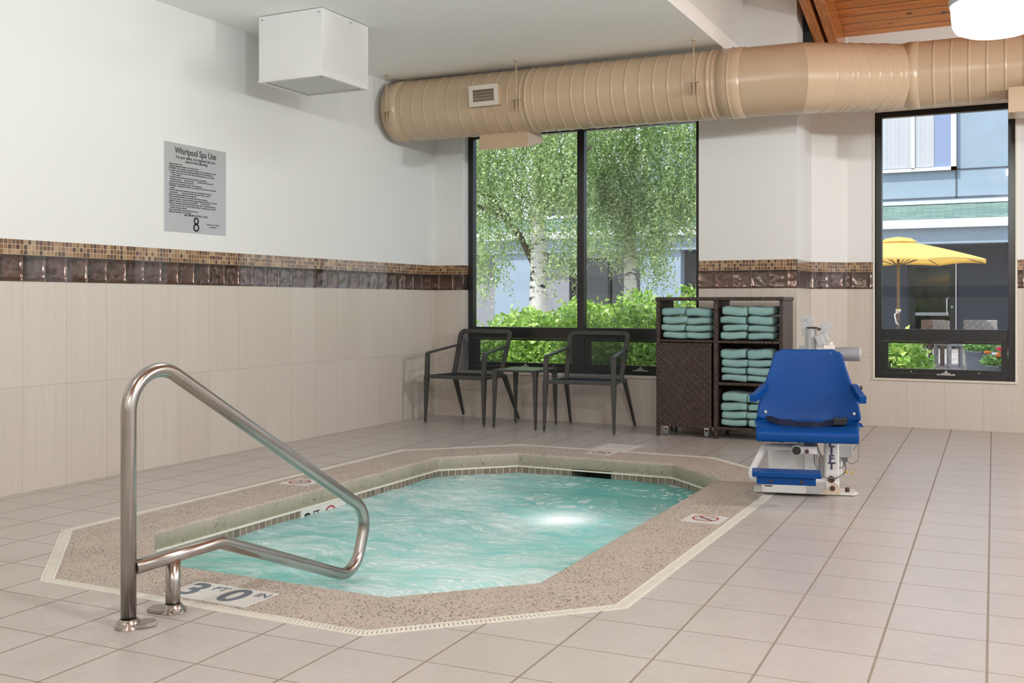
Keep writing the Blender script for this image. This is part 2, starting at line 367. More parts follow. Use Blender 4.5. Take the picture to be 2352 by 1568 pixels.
M['blue'] = simple('royal_blue_plastic', (.0004, .052, .235), .42, 0, .10, 4, spec=.2)
M['bluedark'] = simple('navy_strap_fabric', (.001, .004, .03), .8)
M['offwhite'] = simple('off_white_enamel', (.74, .73, .72), .28, 0, .04, 5)
M['grey'] = simple('grey_painted_metal', (.42, .43, .44), .35, 0, .05)
M['motor'] = simple('slate_grey_motor', (.24, .245, .265), .4, 0, .03)
M['greyd'] = simple('dark_grey_plastic', (.15, .155, .165), .45, 0, .05)
M['bolt'] = simple('rusty_bolt', (.10, .055, .04), .55, .6, .4, 90)
M['chrome'] = simple('chrome', (.75, .75, .75), .15, 1.0)
M['rust'] = simple('rust_stained_plate', (.62, .52, .38), .6, 0, .2, 25)
M['signgrey'] = simple('silver_sign_plate', (.50, .51, .53), .35, .3, .02)
M['ink'] = simple('black_ink', (.015, .015, .018), .5)
M['inkblue'] = simple('navy_letter', (.03, .035, .10), .5)
M['red'] = simple('red_marking', (.42, .05, .05), .5)
M['tilewhite'] = simple('white_marker_tile', (.66, .65, .62), .4, 0, .06, 10)
M['letter'] = simple('worn_charcoal_number', (.12, .14, .17), .6, 0, .35, 60)
M['shell'] = simple('pale_turquoise_plaster', (.36, .72, .66), .7)
def m_canvas():
    t = NT('yellow_canvas'); c = t.mix(t.noise(t.obj(), 3, 3), (.84, .56, .15), (.90, .63, .20))
    tl = t.n('ShaderNodeBsdfTranslucent'); tl.inputs[0].default_value = (.95, .55, .10, 1)
    return t.done(t.mixsh(.35, t.bsdf(c, .8), tl.outputs[0]))
M['yellow'] = m_canvas()
M['bronze'] = simple('bronze_pole', (.20, .14, .11), .5, .3)
M['wickerb'] = m_wicker(.5, (.10, .06, .045), (.34, .22, .16)); M['wickerg'] = m_wicker(.5, (.16, .15, .15), (.42, .39, .38))
M['pot'] = simple('slate_grey_pot', (.065, .075, .10), .7, 0, .25, 20)
M['darkglass'] = simple('dark_tinted_glass', (.012, .013, .014), .05, 0, .02, spec=.9)
M['skyglass'] = simple('blue_window_glass', (.25, .31, .48), .1, 0, .05)
M['curtain'] = simple('white_curtain', (.5, .5, .53), .9)
M['soil'] = simple('dark_soil', (.05, .035, .025), .95)
M['lawn'] = simple('green_lawn', (.10, .2, .04), .95, 0, .4, 3)
for nm, cc in (('petalo', (.85, .32, .05)), ('petaly', (.9, .55, .08)), ('petalp', (.75, .04, .20)), ('petalw', (.85, .85, .85))): M[nm] = simple('flower_'+nm, cc, .7)

# ------------------------------------------------------------------ mesh helpers
class MB:
    def __init__(s): s.v = []; s.f = []; s.uv = []; s.mi = []; s.cur = 0; s.sm = []; s.smooth = False
    def face(s, pts, uv=None, mi=None):
        b = len(s.v); s.v += [tuple(p) for p in pts]; s.f.append(list(range(b, b+len(pts)))); s.uv.append(uv); s.mi.append(s.cur if mi is None else mi); s.sm.append(False)
    def grid(s, P, closeu=False, closev=False, smooth=True, uv=None):
        """P[i][j] points"""
        b = len(s.v); n = len(P); m = len(P[0])
        for r in P: s.v += [tuple(p) for p in r]
        for i in range(n if closeu else n-1):
            for j in range(m if closev else m-1):
                i2, j2 = (i+1) % n, (j+1) % m
                s.f.append([b+i*m+j, b+i2*m+j, b+i2*m+j2, b+i*m+j2]); s.uv.append(None if uv is None else [uv(i, j), uv(i+1, j), uv(i+1, j+1), uv(i, j+1)]); s.mi.append(s.cur); s.sm.append(smooth)
        return b
    def ngon(s, idx): s.f.append(list(idx)); s.uv.append(None); s.mi.append(s.cur); s.sm.append(False)
    def box(s, x0, x1, y0, y1, z0, z1, T=None):
        c = [(x0, y0, z0), (x1, y0, z0), (x1, y1, z0), (x0, y1, z0), (x0, y0, z1), (x1, y0, z1), (x1, y1, z1), (x0, y1, z1)]
        if T is not None: c = [tuple(T @ Vector(p)) for p in c]
        F = [((0, 3, 2, 1), 'xy'), ((4, 5, 6, 7), 'xy'), ((0, 1, 5, 4), 'xz'), ((1, 2, 6, 5), 'yz'), ((2, 3, 7, 6), 'xz'), ((3, 0, 4, 7), 'yz')]
        raw = [(x0, y0, z0), (x1, y0, z0), (x1, y1, z0), (x0, y1, z0), (x0, y0, z1), (x1, y0, z1), (x1, y1, z1), (x0, y1, z1)]
        b = len(s.v); s.v += c
        for idx, pl in F:
            k = {'x': 0, 'y': 1, 'z': 2}
            s.f.append([b+i for i in idx]); s.uv.append([(raw[i][k[pl[0]]], raw[i][k[pl[1]]]) for i in idx]); s.mi.append(s.cur); s.sm.append(False)
    def frustum(s, lo, hi):
        """two lists of 4 points -> closed prism"""
        b = len(s.v); n = len(lo); s.v += [tuple(p) for p in lo] + [tuple(p) for p in hi]
        fs = [list(range(n))[::-1], list(range(n, 2*n))] + [[i, (i+1) % n, n+(i+1) % n, n+i] for i in range(n)]
        for q in fs: s.f.append([b+i for i in q]); s.uv.append(None); s.mi.append(s.cur); s.sm.append(False)
    def prism(s, poly, axis, a0, a1):
        """poly: 2-D points extruded along axis ('x','y','z')"""
        def p(q, a): return {'x': (a, q[0], q[1]), 'y': (q[0], a, q[1]), 'z': (q[0], q[1], a)}[axis]
        s.frustum([p(q, a0) for q in poly], [p(q, a1) for q in poly])
    def tube(s, pts, r, seg=16, caps=True, closed=False, radii=None, flat=None, up=None):
        pts = [Vector(p) for p in pts]; n = len(pts); rings = []
        t0 = None; nrm = None
        for i in range(n):
            if closed: t = (pts[(i+1) % n]-pts[i-1]).normalized()
            elif i == 0: t = (pts[1]-pts[0]).normalized()
            elif i == n-1: t = (pts[-1]-pts[-2]).normalized()
            else: t = ((pts[i+1]-pts[i]).normalized()+(pts[i]-pts[i-1]).normalized()).normalized()
            if nrm is None:
                a = Vector(up) if up else (Vector((0, 0, 1)) if abs(t.z) < .9 else Vector((1, 0, 0)))
                nrm = (a-t*a.dot(t)).normalized()
            else:
                nrm = (nrm-t*nrm.dot(t)).normalized()
            bn = t.cross(nrm); rr = radii[i] if radii else r
            ry = rr*(flat if flat else 1)
            rings.append([pts[i]+nrm*math.cos(2*PI*k/seg)*ry+bn*math.sin(2*PI*k/seg)*rr for k in range(seg)])
        b = s.grid(rings, closeu=closed, closev=True)
        if caps and not closed:
            s.ngon([b+k for k in range(seg)][::-1]); s.ngon([b+(n-1)*seg+k for k in range(seg)])
    def strip(s, pts, w, h, wdir):
        """rectangular bar swept along pts; wdir = width direction (constant)"""
        pts = [Vector(p) for p in pts]; n = len(pts); wd = Vector(wdir).normalized(); rings = []
        for i in range(n):
            t = (pts[min(i+1, n-1)]-pts[max(i-1, 0)]).normalized(); hd = t.cross(wd).normalized()
            ww = w[i] if isinstance(w, (list, tuple)) else w; hh = h[i] if isinstance(h, (list, tuple)) else h
            rings.append([pts[i]+wd*a*ww/2+hd*b*hh/2 for a, b in ((-1, -1), (1, -1), (1, 1), (-1, 1))])
        b = s.grid(rings, closev=True, smooth=False)
        s.ngon([b+k for k in range(4)][::-1]); s.ngon([b+(n-1)*4+k for k in range(4)])
    def lathe(s, prof, c=(0, 0, 0), seg=32, T=None, smooth=True):
        P = [[(c[0]+r*math.cos(2*PI*k/seg), c[1]+r*math.sin(2*PI*k/seg), c[2]+z) for k in range(seg)] for r, z in prof]
        if T is not None: P = [[tuple(T @ Vector(p)) for p in r] for r in P]
        s.grid(P, closev=True, smooth=smooth)
    def cyl(s, a, b, r, seg=16): s.tube([a, b], r, seg)
    def build(s, name, mats, parent=None, bevel=0, segs=2, ang=35, smooth=None, recalc=True):
        me = bpy.data.meshes.new(name); me.from_pydata(s.v, [], s.f)
        if not isinstance(mats, (list, tuple)): mats = [mats]
        for m in mats: me.materials.append(m)
        ul = me.uv_layers.new(name='uv')
        for p, uv, mi, sm in zip(me.polygons, s.uv, s.mi, s.sm):
            p.material_index = mi; p.use_smooth = sm
            if uv:
                for li, c in zip(p.loop_indices, uv): ul.data[li].uv = c
        if recalc:
            bm = bmesh.new(); bm.from_mesh(me); bmesh.ops.recalc_face_normals(bm, faces=bm.faces); bm.to_mesh(me); bm.free()
        o = bpy.data.objects.new(name, me); COL.objects.link(o)
        if parent is not None: o.parent = parent
        if bevel:
            md = o.modifiers.new('bevel', 'BEVEL'); md.width = bevel; md.segments = segs; md.limit_method = 'ANGLE'; md.angle_limit = math.radians(ang); md.harden_normals = False
        return o

def thing(name, label, cat, loc=(0, 0, 0), rz=0, group=None):
    o = bpy.data.objects.new(name, None); COL.objects.link(o); o.location = loc; o.rotation_euler = (0, 0, rz); o.empty_display_size = .1
    o['label'] = label; o['category'] = cat
    if group: o['group'] = group
    return o
def tag(o, label, cat, group=None, kind=None):
    o['label'] = label; o['category'] = cat
    if group: o['group'] = group
    if kind: o['kind'] = kind
    return o
def structure(o, label=None):
    o['kind'] = 'structure'
    if label: o['label'] = label
    return o
TEXTS = []
def text(name, body, size, mat, parent, loc, rot, align='CENTER', ext=.0006, bold=0.0, sx=1.0, space=1.0):
    cu = bpy.data.curves.new(name, 'FONT'); cu.body = body; cu.size = size; cu.align_x = align; cu.align_y = 'CENTER'
    cu.extrude = ext; cu.offset = bold; cu.space_character = space; cu.materials.append(mat)
    tmp = bpy.data.objects.new(name, cu); COL.objects.link(tmp)
    TEXTS.append((tmp, name, mat, parent, loc, rot, sx))
def bake_texts():
    bpy.context.view_layer.update(); dg = bpy.context.evaluated_depsgraph_get()
    for tmp, name, mat, parent, loc, rot, sx in TEXTS:
        me = bpy.data.meshes.new_from_object(tmp.evaluated_get(dg)); cu = tmp.data
        bpy.data.objects.remove(tmp); bpy.data.curves.remove(cu); me.name = name
        o = bpy.data.objects.new(name, me); COL.objects.link(o); o.parent = parent; o.location = loc; o.rotation_euler = rot; o.scale = (sx, 1, 1)
def arc(c, r, a0, a1, n, f):
    return [f(c[0]+r*math.cos(a0+(a1-a0)*i/n), c[1]+r*math.sin(a0+(a1-a0)*i/n)) for i in range(n+1)]
def fillet(pts, r, n=8):
    """round the corners of a polyline"""
    pts = [Vector(p) for p in pts]; out = [pts[0]]
    for i in range(1, len(pts)-1):
        p = pts[i]; a = pts[i-1]-p; b = pts[i+1]-p
        rr = r[i-1] if isinstance(r, (list, tuple)) else r
        ang = a.angle(b); d = min(rr/math.tan(ang/2), a.length*.49, b.length*.49)
        A = p+a.normalized()*d; B = p+b.normalized()*d
        rad = d*math.tan(ang/2); c = p+(a.normalized()+b.normalized()).normalized()*(rad/math.sin(ang/2))
        va, vb = A-c, B-c; th = va.angle(vb)
        for k in range(n+1):
            f = k/n; out.append(c+(va*math.sin((1-f)*th)+vb*math.sin(f*th))/math.sin(th))
    out.append(pts[-1]); return out

# ------------------------------------------------------------------ room shell
XL, YB, YR = -5.145, 8.738, 9.669
ZT, ZD, ZM, ZC = 1.214, 1.366, 1.453, 3.093          # tile top, brown tile top, mosaic top, low ceiling
def ceil_z(y): return 3.475+.245*(9.669-y) if y > 2.0 else 3.475+.245*7.669-.245*(2.0-y)
ZONES = [(0, ZT, 0, 0.0), (ZT, ZD, 1, .003), (ZD, ZM, 2, .006), (ZM, None, 3, 0.0)]
WM = [M['walltile'], M['darktile'], M['mosaic'], M['paint'], M['cream']]
def wall_seg(mb, p0, p1, top, u0=0.0, holes=(), zones=ZONES, depth=.12, only_paint=False):
    """vertical wall from p0 to p1; the room is on the left-hand side when walking p0->p1 is (dir rotated +90)."""
    p0, p1 = Vector((*p0, 0)), Vector((*p1, 0)); L = (p1-p0).length; d = (p1-p0)/L; n = Vector((-d.y, d.x, 0))
    zz = [(0, top, 3, 0.0)] if only_paint else [(a, (top if b is None else b), m, o) for a, b, m, o in zones if a < top]
    for z0, z1, mi, off in zz:
        z1 = min(z1, top)
        us = sorted({0, L, *[h[0] for h in holes], *[h[1] for h in holes]}); us = [u for u in us if 0 <= u <= L]
        zs = sorted({z0, z1, *[z for h in holes for z in (h[2], h[3]) if z0 < z < z1]})
        for a, b in zip(us, us[1:]):
            for c, e in zip(zs, zs[1:]):
                if any(h[0]-1e-6 <= a and b <= h[1]+1e-6 and h[2]-1e-6 <= c and e <= h[3]+1e-6 for h in holes): continue
                q = [p0+d*a, p0+d*b, p0+d*b, p0+d*a]; z = [c, c, e, e]
                mb.face([(v.x+n.x*off, v.y+n.y*off, w) for v, w in zip(q, z)], [(u0+t, w-(z0 if mi in (1, 2) else 0)) for t, w in zip((a, b, b, a), z)], mi)
        if off > -.006+1e-9:    # little ledge on top of each band
            pass
        for h in holes:     # reveals
            for ue, sgn in ((h[0], 1), (h[1], -1)):
                c, e = max(z0, h[2]), min(z1, h[3])
                if e > c:
                    A = p0+d*ue+n*off; B = p0+d*ue-n*depth
                    mb.face([(A.x, A.y, c), (B.x, B.y, c), (B.x, B.y, e), (A.x, A.y, e)], [(u0+ue, c-(z0 if mi in (1, 2) else 0)), (u0+ue+depth, c-(z0 if mi in (1, 2) else 0)), (u0+ue+depth, e-(z0 if mi in (1, 2) else 0)), (u0+ue, e-(z0 if mi in (1, 2) else 0))], mi)
    for h in holes:
        A, B = p0+d*h[0], p0+d*h[1]
        for z, mi in ((h[2], 4), (h[3], 3)):
            if 0 < z < top: mb.face([(A.x, A.y, z), (B.x, B.y, z), (B.x-n.x*depth, B.y-n.y*depth, z), (A.x-n.x*depth, A.y-n.y*depth, z)], None, mi)
    # ledges
    for z, o0, o1, mi in (() if only_paint else ((ZT, 0, .003, 1), (ZD, .003, .006, 2), (ZM, 0, .006, 4))):
        cuts = [(0, L)]
        for h in holes:
            if h[2] < z < h[3]:
                cuts = [(a, b) for x, y in cuts for a, b in ((x, min(y, h[0])), (max(x, h[1]), y)) if b > a+1e-6]
        for a, b in cuts:
            A, B = p0+d*a, p0+d*b
            if z < top: mb.face([(A.x+n.x*o0, A.y+n.y*o0, z), (B.x+n.x*o0, B.y+n.y*o0, z), (B.x+n.x*o1, B.y+n.y*o1, z), (A.x+n.x*o1, A.y+n.y*o1, z)], [(0, 0)]*4, mi)
# left wall: room is toward +X ; walking -Y gives n=(1,0)
YF = -4.5; XR = 6.6
mb = MB(); Lw = YB-YF
wall_seg(mb, (XL, YB), (XL, YF), ZC, u0=-(YB-4.0945) % .3048)
structure(mb.build('wall_left', WM, recalc=False))
# back wall with window 1 (room toward -Y: walk +X gives n=(0,1); so walk -X)
W1 = (-4.824, -2.499, .437, 2.72)
mb = MB()
wall_seg(mb, (-1.668, YB), (XL, YB), ceil_z(YB)+.05, u0=-(-1.668-(-4.7909)) % .3048, holes=[(-1.668-W1[1], -1.668-W1[0], W1[2], W1[3])])
structure(mb.build('wall_back', WM, recalc=False))
mb = MB(); wall_seg(mb, (-1.668, 9.40), (-1.668, YB), ceil_z(YB)+.1, u0=.2)
structure(mb.build('wall_pier_side', WM, recalc=False))
mb = MB(); wall_seg(mb, (-1.40, YR), (-1.668, 9.40), ceil_z(9.3)+.1, u0=.1)
structure(mb.build('wall_splay', WM, recalc=False))
W2 = (-1.165, -.044, .425, 2.775)
holesR = [(.9, 2.0), (2.9, 4.0), (4.9, 6.0)]
mb = MB()
wall_seg(mb, (XR, YR), (-1.40, YR), ceil_z(YR)+.05, u0=-(XR+.9004) % .3048, holes=[(XR-b, XR-a, W2[2], W2[3]) for a, b in [W2[:2]]+holesR])
structure(mb.build('wall_recess', WM, recalc=False))
mb = MB()
wall_seg(mb, (XR, YF), (XR, YR), 5.4, holes=[(a, a+2.0, .437, 2.75) for a in (.6, 3.4, 6.2, 9.0, 11.6)])
structure(mb.build('wall_right', WM, recalc=False))
mb = MB(); wall_seg(mb, (XL, YF), (XR, YF), 5.4)
structure(mb.build('wall_front', WM, recalc=False))
# ceilings
mb = MB(); mb.box(XL-.2, -2.1, YF-.2, YB+.1, ZC, ZC+.12)
structure(mb.build('ceiling', M['ceiling']))
mb = MB(); mb.box(-2.2, -2.1, YF, YB, ZC+.12, 5.5)
structure(mb.build('wall_bulkhead', M['paint']))
mb = MB()
for y0, y1 in ((2.0, YR+.1), (YF-.1, 2.0)):
    mb.frustum([(-2.15, y0, ceil_z(y0+1e-4)), (XR+.1, y0, ceil_z(y0+1e-4)), (XR+.1, y1, ceil_z(y1)), (-2.15, y1, ceil_z(y1))], [(-2.15, y0, ceil_z(y0+1e-4)+.12), (XR+.1, y0, ceil_z(y0+1e-4)+.12), (XR+.1, y1, ceil_z(y1)+.12), (-2.15, y1, ceil_z(y1)+.12)])
structure(mb.build('ceiling_sloped', M['wood']))
# floor with the octagonal hole
def octo(x0, x1, y0, y1, c, z=0): return [(x0, y0+c, z), (x0+c, y0, z), (x1-c, y0, z), (x1, y0+c, z), (x1, y1-c, z), (x1-c, y1, z), (x0+c, y1, z), (x0, y1-c, z)]
OUT = (-4.125, -1.262, 2.822, 7.185, .675)
def oct_in(d, z=0, base=OUT, dc=None):
    c = base[4]-d*(2-math.sqrt(2))
    return octo(base[0]+d, base[1]-d, base[2]+d, base[3]-d, c, z)
bm = bmesh.new()
def loop(pts):
    vs = [bm.verts.new(p) for p in pts]; return [bm.edges.new((vs[i], vs[(i+1) % len(vs)])) for i in range(len(vs))]
e = loop([(XL-.1, YF-.1, 0), (XR+.1, YF-.1, 0), (XR+.1, YR+.1, 0), (XL-.1, YR+.1, 0)])+loop(oct_in(0))
bmesh.ops.triangle_fill(bm, use_beauty=True, use_dissolve=False, edges=e)
bmesh.ops.recalc_face_normals(bm, faces=bm.faces)
for f in bm.faces:
    if f.normal.z < 0: f.normal_flip()
me = bpy.data.meshes.new('floor'); bm.to_mesh(me); bm.free(); me.materials.append(M['floor'])
fl = bpy.data.objects.new('floor', me); COL.objects.link(fl); structure(fl)

# ------------------------------------------------------------------ windows
def window(name, x0, x1, z0, z1, y, mull=(), trans=(.755, .86), sash=True, axis='x', fw=.055, depth=.07, panes=None):
    """aluminium window in the plane y (local), built from frame members"""
    root = thing(name, '', ''); del root['label']; del root['category']; root['kind'] = 'structure'
    if axis == 'y': root.rotation_euler = (0, 0, PI/2)
    mb = MB(); yd = y+depth
    mb.box(x0, x0+fw, y, yd, z0, z1); mb.box(x1-fw, x1, y, yd, z0, z1)
    mb.box(x0+fw, x1-fw, y, yd, z1-fw*.8, z1); mb.box(x0+fw, x1-fw, y, yd, z0, z0+.045)
    for a, b in mull: mb.box(a, b, y, yd, z0+.045, z1-fw*.8)
    xs = [x0+fw]+[v for m in mull for v in m]+[x1-fw]
    cells = list(zip(xs[::2], xs[1::2]))
    for a, b in cells: mb.box(a, b, y+.004, yd, trans[0], trans[1])
    mb.build('window_frame', M['blackframe'], root, bevel=.003)
    for a, b in cells:
        g = MB(); g.box(a, b, y+.03, y+.036, trans[1], z1-fw*.8); g.build('window_glass', M['glass'], root)
        # lower hopper sash
        s = MB(); w = .052; zz0, zz1 = z0+.045, trans[0]
        s.box(a+.003, a+w, y+.008, y+.055, zz0+.003, zz1-.003); s.box(b-w, b-.003, y+.008, y+.055, zz0+.003, zz1-.003)
        s.box(a+w, b-w, y+.008, y+.055, zz0+.003, zz0+w*.8); s.box(a+w, b-w, y+.008, y+.055, zz1-.02, zz1-.003)
        sa = s.build('window_sash', M['blackframe'], root, bevel=.002)
        g = MB(); g.box(a+w, b-w, y+.03, y+.036, zz0+w*.8, zz1-.02); g.build('window_glass', M['glass'], root)
        c = a+(b-a)*.52; h = MB()      # latch
        h.box(c-.075, c+.075, y-.012, y+.008, zz0-.008, zz0+.006)
        h.box(c-.035, c+.035, y-.02, y+.006, zz0+.004, zz0+.014); h.cyl((c, y-.02, zz0+.02), (c, y+.008, zz0+.02), .012, 10)
        h.build('window_latch', M['chrome'], root, bevel=.002)
        for fx in (.24, .78):
            q = MB(); q.cyl((a+(b-a)*fx, y+.002, zz0+.018), (a+(b-a)*fx, y+.01, zz0+.018), .006, 10); q.build('window_screw', M['grey'], root)
    return root
window('window_1', W1[0], W1[1], W1[2], W1[3], 8.845, mull=[(-3.68, -3.61)])
window('window_2', W2[0], W2[1], W2[2], W2[3], 9.70)
for i, (a, b) in enumerate(holesR): window('window_%d' % (i+3), a, b, W2[2], W2[3], 9.70)
for i, a in enumerate((.6, 3.4, 6.2, 9.0, 11.6)):
    window('window_%d' % (i+6), YF+a, YF+a+2.0, .437, 2.75, -XR-.08, mull=[(YF+a+.97, YF+a+1.03)], axis='y')
mb = MB(); mb.box(W1[0]-.01, W1[1]+.01, YB-.022, 8.85, W1[2]-.016, W1[2]+.004); structure(mb.build('window_sill_1', M['cream'], bevel=.004))
mb = MB(); mb.box(W2[0]-.02, W2[1]+.02, YR-.016, 9.70, W2[2]-.018, W2[2]+.002); structure(mb.build('window_sill_2', M['cream'], bevel=.004))
mb = MB()
for a, b in ((W2[0]-.016, W2[0]), (W2[1], W2[1]+.016)): mb.box(a, b, YR-.01, 9.70, W2[2], W2[3]+.016)
mb.box(W2[0], W2[1], YR-.01, 9.70, W2[3], W2[3]+.016)
structure(mb.build('trim_1', M['whitetrim']))

# ------------------------------------------------------------------ rafters
for x0, lab in ((-1.60, 'left'), (-1.49, 'right')):
    mb = MB(); D = .26
    ys = [2.0, YR]
    mb.frustum([(x0, 2.0, ceil_z(2.001)-D), (x0+.08, 2.0, ceil_z(2.001)-D), (x0+.08, YR-.02, ceil_z(YR)-D), (x0, YR-.02, ceil_z(YR)-D)],
               [(x0, 2.0, ceil_z(2.001)-.001), (x0+.08, 2.0, ceil_z(2.001)-.001), (x0+.08, YR-.02, ceil_z(YR)-.001), (x0, YR-.02, ceil_z(YR)-.001)])
    o = mb.build('trim_%d' % (2 if lab == 'left' else 3), M['beam'], bevel=.004); structure(o)
mb = MB()
mb.box(-1.66, -1.602, 9.0, 9.3, 3.30, 3.60)  # dark block standing in for the shade on the pier side
structure(mb.build('trim_4', M['voidblack']))

# ------------------------------------------------------------------ spa pool
spa = thing('spa_pool', 'octagonal whirlpool spa sunk in the tiled floor with aggregate rim', 'spa', (0, 0, 0))
def ring(mb, A, B, uvscale=1):
    n = len(A); u = 0
    for i in range(n):
        j = (i+1) % n; L = (Vector(A[j])-Vector(A[i])).length
        h = (Vector(A[i])-Vector(B[i])).length
        mb.face([A[i], A[j], B[j], B[i]], [(u, 0), (u+L, 0), (u+L, h), (u, h)]); u += L
GW = .052; CW = .425
# grating round the rim
mb = MB()
ring(mb, oct_in(0, .002), oct_in(.010, .002)); ring(mb, oct_in(.010, .002), oct_in(.010, -.004)); ring(mb, oct_in(.044, -.004), oct_in(.044, .002)); ring(mb, oct_in(.044, .002), oct_in(GW, .002)); ring(mb, oct_in(0, .002), oct_in(0, -.03))
mb.build('drain_frame', M['whitetrim'], spa, recalc=False)
mb = MB(); ring(mb, oct_in(.010, -.012), oct_in(.044, -.012)); mb.build('drain_channel', M['voidblack'], spa, recalc=False)
mb = MB()
O1, O2 = oct_in(.011, 0), oct_in(.043, 0)
for i in range(8):
    a1, b1, a2, b2 = Vector(O1[i]), Vector(O1[(i+1) % 8]), Vector(O2[i]), Vector(O2[(i+1) % 8])
    L = (b1-a1).length; n = int(L/.0165)
    for k in range(n):
        f0, f1 = k/n, (k+.72)/n
        q = [a1.lerp(b1, f0), a1.lerp(b1, f1), a2.lerp(b2, f1), a2.lerp(b2, f0)]
        mb.frustum([(v.x, v.y, -.006) for v in q], [(v.x, v.y, .0008) for v in q])
mb.build('drain_grating', M['whitetrim'], spa)
# coping with bullnose inner edge
mb = MB(); zb = -.086
prof = [(GW, .001), (CW-.014, .001)]+[(CW-.014+.014*math.sin(a), .001-.014*(1-math.cos(a))) for a in (PI/8, PI/4, 3*PI/8, PI/2)]+[(CW, zb), (CW-.03, zb)]
rings = [oct_in(d, z) for d, z in prof]; rings.insert(0, oct_in(GW, -.05))
for A, B in zip(rings, rings[1:]): ring(mb, A, B)
mb.build('coping', M['coping'], spa, recalc=False)
mb = MB(); BD = CW+.004
for A, B in zip([oct_in(CW-.03, zb), oct_in(BD+.004, zb), oct_in(BD+.004, zb-.011)], [oct_in(BD+.004, zb), oct_in(BD+.004, zb-.011), oct_in(BD, zb-.011)]): ring(mb, A, B)
mb.build('waterline_trim', M['whitetrim'], spa, recalc=False)
# tile band, opening for the skimmer on the far side
SK = (-2.851, -2.556)
mb = MB(); A = oct_in(BD, zb-.011); B = oct_in(BD, -.30); u = 0
for i in range(8):
    j = (i+1) % 8; L = (Vector(A[j])-Vector(A[i])).length
    if i == 5:
        yy = A[i][1]; xa, xb = A[i][0], A[j][0]
        for s0, s1 in ((xa, SK[1]), (SK[0], xb)):
            mb.face([(s0, yy, zb-.011), (s1, yy, zb-.011), (s1, yy, -.3), (s0, yy, -.3)], [(xa-s0, 0), (xa-s1, 0), (xa-s1, .1), (xa-s0, .1)])
        mb.face([(SK[1], yy, -.26), (SK[0], yy, -.26), (SK[0], yy, -.3), (SK[1], yy, -.3)], [(0, 0), (.3, 0), (.3, .04), (0, .04)])
        xe = [(SK[1], yy), (SK[0], yy)]
        for x in SK: mb.face([(x, yy, zb), (x, yy+.28, zb), (x, yy+.28, -.26), (x, yy, -.26)], [(0, 0), (.28, 0), (.28, .15), (0, .15)])
        SKY = yy
    else:
        mb.face([A[i], A[j], B[j], B[i]], [(u, .003), (u+L, .003), (u+L, .15), (u, .15)])
    u += L
mb.build('tile_band', M['band'], spa, recalc=False)
mb = MB(); mb.box(SK[0], SK[1], SKY+.27, SKY+.28, -.26, zb); mb.box(SK[0], SK[1], SKY, SKY+.27, zb, zb+.005); mb.box(SK[0], SK[1], SKY, SKY+.27, -.265, -.26)
mb.build('skimmer_mouth', M['voidblack'], spa)
mb = MB()
ring(mb, oct_in(BD, -.30), oct_in(BD, -.45)); ring(mb, oct_in(BD, -.45), oct_in(BD+.40, -.45)); ring(mb, oct_in(BD+.40, -.45), oct_in(BD+.40, -1.0))
mb.face([p for p in oct_in(BD+.40, -1.0)])
mb.build('basin', M['shell'], spa, recalc=False)
# water surface
def in_oct(x, y, d):
    P = oct_in(d)
    for i in range(8):
        a, b = P[i], P[(i+1) % 8]
        if (b[0]-a[0])*(y-a[1])-(b[1]-a[1])*(x-a[0]) < 0: return False
    return True
WZ = -.135
NR, NS = 70, 26
def oct_pt(s, t):     # s 0..8 along the rim, t 0 centre .. 1 rim
    P = oct_in(BD-.002); i = int(s) % 8; f = s-int(s)
    x = P[i][0]*(1-f)+P[(i+1) % 8][0]*f; y = P[i][1]*(1-f)+P[(i+1) % 8][1]*f
    cx, cy = (OUT[0]+OUT[1])/2, (OUT[2]+OUT[3])/2
    x = cx+(x-cx)*t; y = cy+(y-cy)*t
    q = Vector((x*1.5, y*1.5, 0))
    far = max(0, min(1, (y-5.4)/1.2))*max(0, min(1, (x+3.2)/1.2))
    A = .008*(1-.6*far)
    z = WZ+A*noise.noise(q*1.3)+A*.8*noise.noise(Vector((x*5+y*2, y*9-x*3, 3)))+A*.35*noise.noise(Vector((x*17, y*26, 1)))
    return (x, y, z)
rows = []
for a in range(NR+1):
    t = (a/NR)**.8
    rows.append([oct_pt(k*8/(NS*8), max(t, .004)) for k in range(NS*8)])
mb = MB(); mb.grid(rows, closev=True, smooth=True)
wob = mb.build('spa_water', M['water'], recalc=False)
for p in wob.data.polygons: pass
me = wob.data
if me.polygons[300].normal.z < 0: me.flip_normals()
tag(wob, 'foaming turquoise water churning in the octagonal spa', 'water', kind='stuff')
# underwater lamp
pl = bpy.data.lights.new('underwater_light', 'POINT'); pl.energy = 3.5; pl.shadow_soft_size = .05; pl.color = (1, 1, 1)
plo = bpy.data.objects.new('underwater_light', pl); COL.objects.link(plo); plo.location = (-2.33, 5.38, -.26)
for loc, en in (((-1.95, 3.9, -.45), 5), ((-3.3, 5.9, -.45), 2), ((-1.85, 4.9, -.45), 4), ((-2.4, 4.1, -.5), 3)):  # soft lights added below the surface to brighten the water colour
    p2 = bpy.data.lights.new('underwater_light', 'POINT'); p2.energy = en; p2.shadow_soft_size = .25; p2.color = (.9, 1, .8)
    o2 = bpy.data.objects.new('underwater_light', p2); COL.objects.link(o2); o2.location = loc

